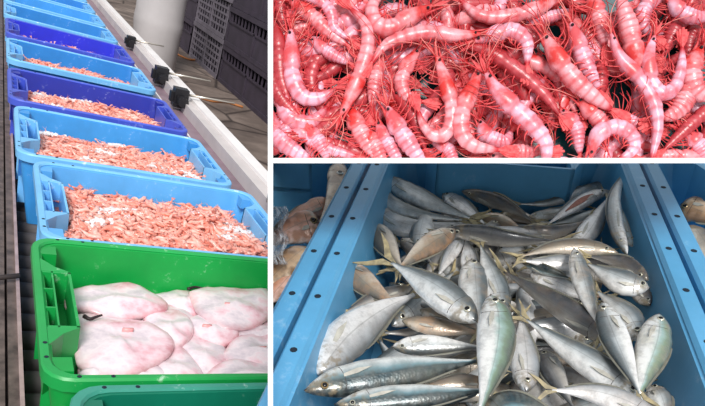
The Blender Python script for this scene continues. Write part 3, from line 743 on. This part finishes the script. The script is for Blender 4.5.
# ================================================================== shrimp tray
trayO = T_ORG.copy()
tray = thing('shrimp_tray', 'slanted teal tray with a white front lip under the red shrimp', 'tray', trayO)
TEALT = simple('tray_teal', (6, 74, 80), 0.35, 0, 30, 0.3)
MT = Matrix(((XT.x, YT.x, NT.x, T_ORG.x), (XT.y, YT.y, NT.y, T_ORG.y), (XT.z, YT.z, NT.z, T_ORG.z), (0, 0, 0, 1)))
HS = -0.012
m = MB(); m.box((-0.32, -0.03, HS - 0.012), (0.38, 0.26, HS), MT); m.build('tray_bed', TEALT, tray, trayO, False, [CLIP_LEFT, CLIP_LIP])
m = MB(); m.box((-0.32, 0.25, HS - 0.012), (0.38, 0.258, 0.03), MT); m.build('tray_back', WHITE, tray, trayO, False, [CLIP_LEFT])
k0, k1 = (158 - CY) / F, (163 - CY) / F
za = 0.60; m = MB(); tl = za * (k1 - k0); dn = cdir((0, 1, -k0)).normalized()
q = [c2w((x * z, k0 * z, z)) for x, z in (((273 - CX) / F, za), ((760 - CX) / F, za))]
q += [TR(760, 158, HS - 0.012), TR(273, 158, HS - 0.012)]
m.add(q + [p + dn * tl for p in q], [(3, 2, 1, 0), (4, 5, 6, 7), (0, 1, 5, 4), (1, 2, 6, 5), (2, 3, 7, 6), (3, 0, 4, 7)])
m.build('tray_lip', WHITE, tray, trayO, False)
m = MB(); pb = [b3(0.1, 1.06, TOPC), b3(0.5, 1.06, TOPC)]
tb = MT @ V((0, 0.2, HS - 0.012)); cb_ = (tb - CAM).dot(UP3)
for p, xx in zip(pb, (0.02, 0.30)):
    a = (p - CAM).dot(R3); top = b3(a, 1.06, cb_)
    m.tube([p, top], 0.012, n=8); m.tube([top, MT @ V((xx, 0.2, HS - 0.008))], 0.010, n=8)
m.build('tray_support', STEEL, tray, trayO)

RS1 = shrimpmat('shrimp_red', (204, 46, 42), (238, 168, 176), (198, 48, 54), (178, 18, 34))
RS2 = shrimpmat('shrimp_lilac', (206, 78, 84), (228, 184, 204), (202, 62, 72), (182, 22, 38))
RS3 = shrimpmat('shrimp_deep', (168, 34, 40), (192, 74, 82), (158, 28, 38), (150, 16, 28))
LEGM = simple('shrimp_leg', (198, 38, 48), 0.65, 0, 200, 0.2, (222, 92, 92), 0.0, 0.0)
ANTM = simple('shrimp_whisker', (200, 40, 48), 0.4)
ANTP = simple('shrimp_whisker_pale', (228, 128, 120), 0.4)
EYEK = simple('shrimp_eye', (26, 14, 20), 0.15)
SH_H = [(0, .14), (.05, .36), (.14, .66), (.26, .96), (.345, 1.03), (.375, .86), (.5, .98), (.6, .93), (.7, .82), (.8, .66), (.88, .5), (.94, .36), (1, .2)]
CLIPS = [CLIP_LEFT, CLIP_LIP]
rs_ = random.Random(11)
def make_shrimp(label, pts, wpx, h, mat, group, full=True, bell=0, place=TR, up=None):
    n = 40
    P = [TR(x, y, h) for x, y in pts] if place else [V(p) for p in pts]
    sp = spline(P, n); org = sp[n // 2].copy()
    L = sum((sp[i + 1] - sp[i]).length for i in range(n - 1)); hw = wpx * 0.46 * zcam(org) / F if place else wpx / 2
    nr = NT if up is None else up
    if not bell:                                  # legs sit on the inner side of the curl
        c = 0
        for i in range(4, n - 4): c += (sp[i] - sp[i - 4]).cross(sp[i + 4] - sp[i]).dot(nr)
        bell = 1 if c > 0 else -1
    t_ = thing('shrimp', label, 'shrimp', org, group)
    NS = 14; m = MB(); dv = []; ft = []; rgs = []; fr = []
    for i in range(n):
        t = i / (n - 1); tg = (sp[min(i + 1, n - 1)] - sp[max(i - 1, 0)]).normalized(); bd = tg.cross(nr).normalized() * bell   # towards the back
        hh = lut(SH_H, t) * hw
        if 0.38 < t < 0.9:
            s = (t - 0.38) / 0.5 * 6; hh *= 0.90 + 0.16 * (s - math.floor(s))
        fr.append((sp[i], tg, bd, hh))
        ring = []
        for j in range(NS):
            a = 2 * math.pi * j / NS; ca, sa = math.cos(a), math.sin(a)
            kk = 1.0 if ca > 0 else 0.86
            ring.append(sp[i] + bd * hh * ca * kk + nr * hh * 0.78 * math.copysign(abs(sa) ** 0.9, sa)); dv.append(ca); ft.append(t)
        rgs.append(ring)
    m.rings(rgs); m.at = {'dv': dv, 'ft': ft}
    if m.build('body', mat, t_, org, True, CLIPS) is None: bpy.data.objects.remove(t_); return None
    def at(t):
        x = t * (n - 1); i = min(int(x), n - 2); a, b_ = fr[i], fr[i + 1]; s = x - i
        return a[0].lerp(b_[0], s), a[1].lerp(b_[1], s), a[2].lerp(b_[2], s), a[3] + (b_[3] - a[3]) * s
    p, tg, bd, hh = at(0.0)
    m = MB(); m.tube([at(0.12)[0] + at(0.12)[2] * at(0.12)[3] * 0.8, p + bd * hw * 0.45, p - tg * hw * 2.0 + bd * hw * 0.75], hw * 0.2, hw * 0.02, 5); m.build('rostrum', LEGM, t_, org, True, CLIPS)
    if full:                                       # flat antennal scales beside the rostrum
        for sg in (0.35, -0.5):
            m = MB(); b0 = p + tg * hw * 0.2 + nr * hw * 0.2 * sg; e = b0 - tg * hw * 2.0 + bd * hw * sg
            m.plate([b0 + bd * hw * 0.14, b0 - tg * hw + bd * hw * (0.5 * sg + 0.2), e, b0 - tg * hw + bd * hw * (0.5 * sg - 0.2), b0 - bd * hw * 0.14], nr, 0.0015); m.build('antennal_scale', LEGM, t_, org, False, CLIPS)
    p, tg, bd, hh = at(1.0)                        # tail fan
    m = MB()
    for q in (-2, -1, 0, 1, 2):
        d = (tg + bd * 0.17 * q).normalized(); sd = d.cross(nr).normalized(); l = hw * (2.3 - 0.16 * abs(q)); w_ = hw * 0.24
        b0 = p - tg * hw * 0.25 + nr * 0.0008 * (2 - abs(q))
        m.plate([b0 - sd * w_ * 0.4, b0 + d * l * 0.5 - sd * w_, b0 + d * l - sd * w_ * 0.5, b0 + d * l * 1.02 + sd * w_ * 0.5, b0 + d * l * 0.5 + sd * w_, b0 + sd * w_ * 0.4], nr, 0.0012)
    m.build('tail_fan', LEGM, t_, org, False, CLIPS)
    if full:
        for sg in (1, -1):
            p, tg, bd, hh = at(0.055); c = p + bd * hh * 0.3 + nr * sg * hh * 0.95; m = MB(); r = hw * 0.17
            m.rings([[c + (tg * math.cos(j * 1.047) + bd * math.sin(j * 1.047)) * r * math.cos(a) + nr * r * math.sin(a) for j in range(6)] for a in (-1.3, -0.6, 0.1, 0.8, 1.4)]); m.build('eye', EYEK, t_, org, True, CLIPS)
    for q in range(5 if full else 3):              # walking legs
        t = 0.14 + 0.05 * q; p, tg, bd, hh = at(t); l = hw * rs_.uniform(1.4, 2.6)
        b0 = p - bd * hh * 0.75 + nr * hh * 0.2; k1_ = b0 - bd * l * 0.55 - tg * l * rs_.uniform(0.1, 0.6) + nr * hw * rs_.uniform(0, 0.5); k2 = k1_ - bd * l * rs_.uniform(0.1, 0.5) - tg * l * rs_.uniform(0.3, 0.9) + nr * hw * rs_.uniform(-0.3, 0.3)
        m = MB(); m.tube(spline([b0, k1_, k2], 6), hw * 0.085, hw * 0.03, 4); m.build('leg', LEGM, t_, org, True, CLIPS)
    for q in range(5 if full else 0):              # swimmerets
        t = 0.42 + 0.085 * q; p, tg, bd, hh = at(t); l = hw * rs_.uniform(0.7, 1.0)
        b0 = p - bd * hh * 0.7 + nr * hh * 0.25
        m = MB(); m.tube(spline([b0, b0 - bd * l * 0.6 + tg * l * 0.15, b0 - bd * l + tg * l * 0.55], 5), hw * 0.12, hw * 0.03, 4); m.build('swimmeret', LEGM, t_, org, True, CLIPS)
    p, tg, bd, hh = at(0.02)
    for q in range(6 if full else 3):              # whiskers
        d = (-tg + bd * rs_.uniform(-0.9, 0.9)).normalized(); l = hw * rs_.uniform(4, 10) if q < 3 else hw * rs_.uniform(2.0, 3.5); sd = d.cross(nr) * rs_.choice((1, -1))
        pts_ = [p, p + d * l * 0.3 + nr * hw * rs_.uniform(0.2, 0.9), p + d * l * 0.65 + sd * l * rs_.uniform(0, 0.25) + nr * hw * rs_.uniform(0.3, 1.0), p + d * l * 0.9 + sd * l * rs_.uniform(0.2, 0.6) + nr * hw * rs_.uniform(0.0, 0.6)]
        m = MB(); m.tube(spline(pts_, 12), 0.0006, 0.0003, 4); m.build('antenna', rs_.choice((ANTM, ANTM, ANTP)), t_, org, True, CLIPS)
    return t_
SG = 'red shrimp heaped on the slanted tray'
SGEN = 'raw red shrimp partly covered by others on the teal tray'
SH = [
 ([(291, 28), (292, 50), (293, 76), (302, 95), (318, 98), (338, 88)], 22, 4, RS2, 'lilac headed shrimp curled like a J near the tray side'),
 ([(288, 0), (310, 15), (326, 30), (348, 46)], 20, 3, RS1, "orange shrimp lying above the small lilac one"),
 ([(311, 38), (327, 51), (350, 64)], 15, 3, RS2, 'small lilac shrimp with a dark eye beside the J shaped one'),
 ([(296, -4), (320, 1), (331, 14), (334, 28), (350, 40)], 15, 4, RS2, "slim pale shrimp bent over beside the upright red tail fan"),
 ([(340, 116), (350, 96), (360, 72), (367, 48), (365, 25), (350, 8)], 20, 5, RS1, 'long shrimp lying upright with its red tail fan at the upper end'),
 ([(272, 18), (278, 45), (281, 78), (290, 105)], 22, 3, RS3, "deep red shrimp against the tray side above the others"),
 ([(281, 68), (283, 100), (292, 119), (312, 121), (328, 106)], 23, 2, RS2, "lilac shrimp curled under the J shaped one"),
 ([(268, 60), (274, 85), (284, 102), (300, 118)], 18, 3, RS3, "red shrimp whose tail fan points under the J shaped one"),
 ([(268, 105), (274, 130), (290, 147), (312, 160)], 24, 2, RS2, "pale shrimp in the tray corner between side and lip"),
 ([(305, 126), (318, 141), (328, 160)], 19, 2, RS2, "pale shrimp tail beside the corner shrimp at the lip"),
 ([(350, 106), (360, 130), (378, 160)], 23, 3, RS1, "orange shrimp slanting to the lip below the upright long one"),
 ([(432, 6), (408, 18), (390, 28), (376, 23), (373, 6), (384, -8)], 23, 4, RS1, 'plump shrimp curled tight at the upper edge of the tray'),
 ([(482, 34), (455, 36), (430, 33), (405, 37), (385, 46), (371, 64)], 18, 6, RS1, 'long shrimp stretched in an arch across the heap'),
 ([(474, 42), (495, 35), (512, 32), (526, 43), (527, 66)], 21, 5, RS2, 'pale shrimp bent down at a right angle beside the arched one'),
 ([(562, -4), (535, 9), (505, 17), (480, 15), (460, 0)], 19, 4, RS1, "banded shrimp bowed along the top above the right angled one"),
 ([(380, 50), (376, 78), (372, 108)], 21, 3, RS1, "orange shrimp hanging below the tail of the arched one"),
 ([(420, 50), (408, 65), (402, 84), (410, 99), (424, 102)], 19, 3, RS1, "small hooked shrimp beneath the middle of the arched one"),
 ([(436, 55), (445, 83), (452, 110), (448, 130), (436, 136), (424, 126), (418, 110)], 20, 5, RS1, 'shrimp curled like a U below the arched one'),
 ([(387, 106), (396, 123), (409, 143), (428, 170)], 23, 5, RS2, 'pale backed shrimp slanting down at the tray lip with its dark eye showing'),
 ([(393, 92), (412, 115), (425, 150)], 20, 2, RS3, "deep red shrimp behind the pale backed one at the lip"),
 ([(376, 122), (388, 143), (402, 168)], 19, 3, RS2, "lilac shrimp lying alongside the pale backed one at the lip"),
 ([(362, 128), (374, 146), (386, 168)], 20, 3, RS1, "orange red shrimp between two lilac ones at the lip"),
 ([(432, 142), (448, 150), (456, 168)], 18, 2, RS2, "pale shrimp body poking out below the U shaped curl"),
 ([(481, 70), (472, 90), (463, 112), (462, 131), (473, 145), (500, 150)], 22, 6, RS1, 'hook shaped shrimp touching heads with a straight pale one'),
 ([(485, 72), (497, 92), (515, 110), (535, 129), (546, 147), (544, 172)], 24, 7, RS2, 'straight pale banded shrimp touching heads with the hook shaped one'),
 ([(480, 120), (487, 135), (504, 141), (512, 130)], 20, 3, RS2, "little pale curl inside the bend of the hook shaped shrimp"),
 ([(490, 158), (515, 153), (545, 152)], 20, 3, RS1, "banded shrimp along the lip under the straight pale one"),
 ([(462, 44), (490, 53), (518, 72), (543, 94), (560, 116)], 19, 4, RS3, 'deep red shrimp slanting behind the straight pale one'),
 ([(544, 33), (556, 55), (572, 77), (592, 95), (612, 110)], 24, 5, RS1, 'orange headed shrimp with banded body slanting toward the tray lip'),
 ([(571, 22), (580, 48), (590, 72), (600, 92)], 22, 4, RS2, "lilac shrimp alongside the orange headed banded one"),
 ([(525, 22), (548, 17), (575, 10)], 15, 2, RS2, "greyish lilac shrimp tucked under the bowed banded one"),
 ([(642, 74), (634, 48), (628, 22), (619, -8)], 25, 5, RS1, 'plump orange red shrimp hanging straight with its head downward'),
 ([(665, -4), (647, 6), (643, 24), (654, 36)], 20, 4, RS2, "pale curled shrimp beside the plump orange red one"),
 ([(655, 34), (649, 58), (652, 82), (662, 93), (674, 87), (681, 66), (682, 46)], 19, 6, RS2, 'shrimp curled like a U beside the plump orange one'),
 ([(684, 8), (674, 30), (662, 56)], 21, 3, RS3, "deep red shrimp under the white edged curled one"),
 ([(668, -6), (679, 9), (695, 17), (716, 14)], 19, 6, RS2, 'white edged curled shrimp in the upper corner of the tray'),
 ([(610, 32), (620, 58), (640, 80), (654, 105), (657, 130), (651, 162)], 18, 6, RS2, 'long slim shrimp bent slightly and reaching down to the tray lip'),
 ([(702, 46), (692, 70), (698, 92), (718, 98)], 25, 5, RS1, "thick orange shrimp curled at the tray's open end"),
 ([(691, 72), (686, 94), (676, 111), (660, 119)], 26, 4, RS1, "thick red banded shrimp below the U beside the plump one"),
 ([(590, 158), (598, 136), (614, 128), (630, 135), (633, 149), (618, 160)], 21, 5, RS2, 'round curled shrimp lying against the tray lip'),
 ([(578, 98), (594, 114), (606, 126), (622, 131)], 20, 3, RS1, "orange shrimp leading to the round curl at the lip"),
 ([(612, 110), (632, 122), (652, 130)], 17, 2, RS2, "greyish shrimp above the round curl at the lip"),
 ([(720, 100), (692, 124), (664, 150)], 17, 4, RS3, "slim deep red shrimp slanting to the lip"),
 ([(684, 132), (698, 146), (710, 165)], 22, 3, RS2, "pale shrimp at the lip beneath the slim deep red one"),
 ([(706, 158), (675, 156), (640, 158)], 16, 3, RS1, "shrimp lying flat along the lip beside the round curl"),
 ([(588, -6), (598, 18), (605, 46)], 23, 3, RS1, "orange shrimp above the long slim bent one"),
 ([(600, 60), (600, 85), (590, 105)], 18, 2, RS3, "deep red shrimp under the head of the long slim bent one"),
 ([(560, 110), (575, 128), (580, 155)], 19, 2, RS2, "pale shrimp pointing down to the lip by the round curl"),
 ([(700, 22), (690, 40), (688, 62)], 18, 2, RS3, "deep red shrimp between the two curled ones at the open end"),
]
for pts, wpx, lay, mat, lb in SH:
    make_shrimp(lb or SGEN, pts, wpx, 0.004 + lay * 0.0045, mat, SG)
for i in range(135):
    px, py = rs_.uniform(280, 715), rs_.uniform(-6, 152); an = rs_.uniform(0, 6.28); l = rs_.uniform(36, 55)
    if any((px - gx) ** 2 + (py - gy) ** 2 < 24 ** 2 for gx, gy in ((556, 55), (616, 4), (646, 46), (618, 104), (667, 126), (606, 78))): continue
    bend = rs_.uniform(-14, 14)
    d = V((math.cos(an), math.sin(an))); e = V((-d.y, d.x))
    make_shrimp(SGEN, [(px - d.x * l, py - d.y * l), (px + e.x * bend, py + e.y * bend), (px + d.x * l * 0.8 - e.x * bend, py + d.y * l * 0.8 - e.y * bend)], rs_.uniform(16, 21), rs_.uniform(0.0, 0.011), rs_.choice((RS1, RS3, RS3, RS2)), SG, full=False)

# ================================================================== contents of the conveyor crates
PS = []
for i, (c1, c2) in enumerate((((240, 152, 132), (248, 188, 174)), ((244, 168, 150), (250, 204, 192)), ((230, 124, 102), (242, 166, 148)))):
    PS.append(simple('pink_shrimp_%d' % i, c1, 0.35, 0, 120, 0.2, c2, 0, 0.3))
rp = random.Random(5)
def small_shrimp_mesh(k):
    m = MB(); r0 = random.Random(k); L = 0.048; cv = r0.uniform(0.6, 2.2)
    pts = []
    for i in range(9):
        a = -cv / 2 + cv * i / 8; R = L / cv; pts.append(V((R * math.sin(a), R * math.cos(a) - R, 0.002 * math.sin(i))))
    rad = [0.0015, 0.0045, 0.0064, 0.0066, 0.0061, 0.0054, 0.0044, 0.0032, 0.0018]; rgs = []
    for i, p in enumerate(pts):
        tg = (pts[min(i + 1, 8)] - pts[max(i - 1, 0)]).normalized(); sd = V((-tg.y, tg.x, 0))
        rgs.append([p + (sd * math.cos(j * 1.0472) + V((0, 0, 1)) * math.sin(j * 1.0472) * 0.85) * rad[i] for j in range(6)])
    m.rings(rgs)
    p = pts[-1]; tg = (pts[-1] - pts[-2]).normalized(); sd = V((-tg.y, tg.x, 0))
    for q in (-1, 1): m.plate([p - tg * 0.002, p + tg * 0.009 + sd * 0.006 * q, p + tg * 0.011 + sd * 0.001 * q], (0, 0, 1), 0.001)
    p = pts[0]; tg = (pts[0] - pts[1]).normalized(); sd = V((-tg.y, tg.x, 0))
    for q in (-1, 1):
        m.tube([p, p + tg * 0.007 + sd * 0.002 * q + V((0, 0, 0.002)), p + tg * 0.014 + sd * 0.006 * q + V((0, 0, 0.002))], 0.0007, 0.0003, 3)
    return m
SM = [small_shrimp_mesh(k) for k in range(6)]
SMD = []
for k, m in enumerate(SM):
    me = bpy.data.meshes.new('pink_shrimp'); me.from_pydata([tuple(v) for v in m.v], [], m.f); me.polygons.foreach_set('use_smooth', [True] * len(me.polygons)); me.materials.append(PS[k % 3]); SMD.append(me)
ICE, nt, b = newmat('crushed_ice'); b.inputs['Base Color'].default_value = (0.94, 0.92, 0.93, 1); b.inputs['Roughness'].default_value = 0.3; b.inputs['Transmission Weight'].default_value = 0.15; b.inputs['IOR'].default_value = 1.31
heaps = {'C': (-0.06, -0.02, 150, 1100, 'sky blue crate'), 'D': (-0.068, -0.024, 90, 900, 'crate between navy and sky blue crates'), 'E': (-0.07, -0.03, 60, 700, 'navy crate'),
         'F': (-0.075, -0.04, 0, 600, 'steel blue crate between the navy and royal blue crates'), 'G': (-0.078, -0.042, 0, 500, 'royal blue crate'), 'H': (-0.15, -0.13, 0, 300, 'steel blue crate behind the royal blue one')}
def randrot(r_):
    return Matrix.Rotation(r_.uniform(0, 6.28), 4, 'Z') @ Matrix.Rotation(r_.uniform(-0.5, 0.5), 4, 'X') @ Matrix.Rotation(r_.uniform(-0.45, 0.45), 4, 'Y') @ Matrix.Rotation(r_.choice((0, 3.14)), 4, 'X')
for k, (zb, zf, nind, nst, where) in heaps.items():
    x0, y0 = CR[k]; xa, xb, ya_, yb = x0 + 0.065, x0 + LL - 0.065, y0 + 0.05, y0 + WL - 0.05
    def hz(x, y):
        s = (y - ya_) / (yb - ya_)
        gx = min(1, min(x - x0 - 0.03, x0 + LL - 0.03 - x) / 0.08)
        return RIM + zf + (zb - zf) * s + 0.016 * noise.noise((x * 9, y * 9, ord(k[0]))) - 0.015 * (1 - gx)
    m = MB(); n = 22
    # underlying heap surface with a body down to the crate floor
    gp = [[(x0 + 0.05 + (LL - 0.1) * i / n, y0 + 0.05 + (WL - 0.1) * j / n) for j in range(n + 1)] for i in range(n + 1)]
    vs_ = [V((x, y, hz(x, y) - 0.012 + 0.006 * noise.noise((x * 60, y * 60, 3)))) for c_ in gp for x, y in c_]
    m.add(vs_, [(i * (n + 1) + j, (i + 1) * (n + 1) + j, (i + 1) * (n + 1) + j + 1, i * (n + 1) + j + 1) for i in range(n) for j in range(n)])
    bys = {0: m, 1: MB(), 2: MB()}
    mats_idx = []
    nf = len(m.f); mats_idx += [2] * nf
    for i in range(nst):
        x, y = rp.uniform(xa, xb), rp.uniform(ya_, yb); q = rp.randrange(6)
        Mx = Matrix.Translation((x, y, hz(x, y) - rp.uniform(-0.002, 0.008))) @ randrot(rp); c_ = len(m.f)
        m.add([Mx @ v for v in SM[q].v], SM[q].f); mats_idx += [q % 3] * (len(m.f) - c_)
    org = V(((xa + xb) / 2, (ya_ + yb) / 2, RIM - HL + 0.012))
    o = m.build('shrimp_heap', None, None, org)
    for q in PS: o.data.materials.append(q)
    o.data.polygons.foreach_set('material_index', mats_idx)
    tag(o, 'heap of small pink shrimp filling the ' + where, 'shrimp', None, 'stuff')
    for i in range(nind):
        x, y = rp.uniform(xa, xb), rp.uniform(ya_, ya_ + (yb - ya_) * (1.0 if k == 'C' else 0.9))
        o = link('pink_shrimp', rp.choice(SMD), None)
        o.matrix_world = Matrix.Translation((x, y, hz(x, y) + 0.006 + rp.uniform(0, 0.003))) @ randrot(rp)
        tag(o, 'small pink shrimp atop the heap in the ' + where, 'shrimp', 'small pink shrimp in the ' + where)
    # crushed ice patches
    m = MB(); npatch = {'C': 6, 'D': 6, 'E': 3}.get(k, 1)
    for a in range(npatch):
        cx_, cy_ = rp.uniform(xa + 0.03, xb - 0.03), rp.uniform(ya_ + 0.02, yb - 0.02)
        for q in range(34):
            x, y = cx_ + rp.gauss(0, 0.022), cy_ + rp.gauss(0, 0.014); x = min(xb, max(xa, x)); y = min(yb, max(ya_, y)); s = rp.uniform(0.003, 0.007)
            Mx = Matrix.Translation((x, y, hz(x, y) + 0.006)) @ randrot(rp)
            m.box((-s, -s * 0.8, -s * 0.6), (s, s * 0.8, s * 0.6), Mx)
    tag(m.build('crushed_ice', ICE, None, org, False), 'patches of crushed ice on the shrimp in the ' + where, 'ice', None, 'stuff')

# pale flatfish in the green crate
PALE, nt, b = newmat('pale_flatfish')
n1 = noisetex(nt, 14, 5, 0.6); n2 = noisetex(nt, 60, 4)
r = ramp(nt, [(0.32, lin((206, 190, 200))), (0.48, lin((246, 228, 232))), (0.58, lin((246, 206, 214))), (0.68, lin((226, 160, 170)))]); nt.links.new(n1, r.inputs[0])
ed = attr(nt, 'ed'); rd = ramp(nt, [(0.0, (0.75, 0.75, 0.75)), (0.16, (0, 0, 0))]); nt.links.new(ed, rd.inputs[0])
nt.links.new(mixc(nt, mth(nt, 'MULTIPLY', rd.outputs[0], n2), r.outputs[0], lin((206, 120, 126))), b.inputs['Base Color'])
b.inputs['Roughness'].default_value = 0.3; b.inputs['Coat Weight'].default_value = 0.3; bump(nt, b, n2, 0.3, 0.002)
REDM = simple('flesh_red', (238, 158, 160), 0.4, 0, 90, 0.3, (242, 170, 170))
BLK = simple('gill_black', (44, 30, 34), 0.5)
FF = [
 ([(95, 300), (130, 290), (180, 296), (185, 330), (130, 345), (85, 330)], -0.096, 'pale flatfish buried beneath the long bodied one'),
 ([(170, 300), (240, 285), (290, 300), (290, 340), (220, 340), (170, 330)], -0.094, 'pale flatfish buried beneath the large rounded one'),
 ([(85, 345), (130, 340), (190, 340), (200, 378), (140, 384), (90, 376)], -0.088, 'pale flatfish buried beneath the biggest one'),
 ([(180, 340), (230, 335), (300, 340), (310, 384), (240, 388), (190, 380)], -0.086, 'pale flatfish buried beneath the pink mottled one'),
  # outline px, level below rim, dome, label
 ([(193, 291), (205, 285), (235, 280), (250, 279), (264, 286), (270, 305), (262, 319), (240, 326), (222, 324), (203, 312)], -0.062, 'large rounded pale flatfish at the back of the green crate'),
 ([(150, 294), (175, 288), (196, 287), (207, 300), (196, 313), (178, 310), (162, 304)], -0.082, 'pale flatfish with a dark edge lying along the back wall of the green crate'),
 ([(145, 305), (172, 303), (192, 312), (191, 324), (168, 329), (140, 320)], -0.078, 'flat pale fish between the two long bodied ones in the green crate'),
 ([(188, 318), (205, 312), (225, 321), (238, 330), (233, 338), (221, 343), (204, 337), (192, 328)], -0.07, 'pale flatfish with a red spot under the large rounded one'),
 ([(235, 332), (252, 322), (280, 320), (290, 338), (268, 340), (248, 346)], -0.074, 'pale flatfish at the side of the green crate behind a pinker one'),
 ([(146, 312), (170, 306), (184, 310), (192, 325), (189, 336), (178, 344), (164, 345), (150, 335)], -0.062, 'broad pale flatfish overlapping the middle of the green crate'),
 ([(178, 344), (192, 330), (216, 338), (230, 355), (224, 368), (206, 377), (194, 366)], -0.07, 'smooth pale flatfish in front of the red spotted one'),
 ([(226, 352), (240, 336), (268, 330), (300, 340), (300, 362), (262, 368), (240, 364)], -0.064, 'pink mottled flatfish at the side end of the green crate'),
 ([(68, 296), (73, 290), (90, 285), (115, 281), (135, 283), (151, 290), (164, 300), (160, 307), (140, 312), (115, 315), (95, 309), (72, 307)], -0.056, 'long bodied pale fish lying behind the biggest one in the green crate'),
 ([(150, 362), (166, 347), (180, 345), (195, 360), (204, 380), (160, 384)], -0.06, 'pale flatfish against the front wall beside the biggest one'),
 ([(203, 382), (214, 367), (235, 357), (262, 361), (300, 372), (290, 384)], -0.056, 'pale flatfish with a red mark against the front wall of the green crate'),
 ([(69, 322), (76, 314), (95, 312), (120, 314), (150, 321), (169, 336), (166, 352), (150, 363), (135, 371), (110, 373), (86, 363), (73, 350)], -0.046, 'biggest pale fish with a black gill slit in the green crate'),
 ([(78, 372), (90, 360), (104, 374), (96, 380)], -0.05, 'small pink edged fin tipped fish in the front corner of the green crate'),
 ([(108, 380), (135, 374), (158, 364), (168, 382)], -0.056, 'pale flatfish wedged between the biggest one and the front wall'),
]
for out, lev, lb in FF:
    P = [LB(x, y, RIM + lev) for x, y in out]
    xs0, xs1 = CR['B'][0] + 0.05, CR['B'][0] + LL - 0.05; ys0, ys1 = CR['B'][1] + 0.022, CR['B'][1] + WL - 0.04
    P = [V((min(xs1, max(xs0 if p.y < CR['B'][1] + 0.1 or p.y > CR['B'][1] + WL - 0.1 else CR['B'][0] + 0.067, p.x)), min(ys1, max(ys0, p.y)), p.z)) for p in P]
    n = 40; P = spline(P + [P[0]], n + 1)[:-1]; c = sum(P, V((0, 0, 0))) / n
    P = [c + (p - c) * 1.1 for p in P]; P = [V((min(xs1 + 0.01, max(xs0, p.x)), min(ys1 + 0.01, max(ys0 - 0.005, p.y)), p.z)) for p in P]
    o_ = thing('flatfish', lb, 'fish', c - V((0, 0, 0.02)), 'pale fish in the green crate')
    m = MB(); rgs = []; edv = []
    for s, dz in ((0.55, -0.016), (0.93, -0.013), (0.99, -0.007), (1.0, -0.003), (0.99, 0.0), (0.95, 0.0022), (0.85, 0.004), (0.7, 0.0052), (0.5, 0.0065), (0.25, 0.0072), (0.06, 0.0074)):
        rgs.append([c + (p - c) * s + V((0, 0, dz - 0.006 * s * s + 0.007 * noise.noise((c + (p - c) * s) * 16) + 0.003 * noise.noise((c + (p - c) * s) * 45) + (p.y - c.y) * -0.05)) for p in P])
        edv += [1 - s if dz > -0.01 else 0.1] * n
    m.rings(rgs); m.at = {'ed': edv}; m.build('body', PALE, o_, c - V((0, 0, 0.02)))
    for key, (qx, qy) in (('large rounded', (229, 305)), ('red spot', (207, 327)), ('pink mottled', (262, 349)), ('biggest pale', (128, 331)), ('biggest pale', (119, 350))):
        if lb.startswith(key) or (key == 'red spot' and 'red spot under' in lb):
            a = LB(qx, qy, RIM + lev + 0.005)
            m = MB(); pl = [a + V((0.010 * math.cos(q * 0.785) * (1 + 0.4 * math.sin(q * 2.3)), 0.0035 * math.sin(q * 0.785) + 0.0015 * (q % 2), 0)) for q in range(8)]
            m.plate(pl, (0, 0, 1), 0.010); m.build('red_mark', REDM, o_, c - V((0, 0, 0.02)))
    if 'black gill' in lb or 'dark edge' in lb:
        q = [LB(x, y, RIM + lev + 0.009) for x, y in (((84, 316), (90, 319), (96, 317), (102, 315)) if 'gill' in lb else ((188, 289), (195, 287), (203, 288)))]
        m = MB(); m.tube(spline(q, 10), 0.0042, 0.002, 6); m.build('gill_slit' if 'gill' in lb else 'dark_fin_edge', BLK, o_, c - V((0, 0, 0.02)))
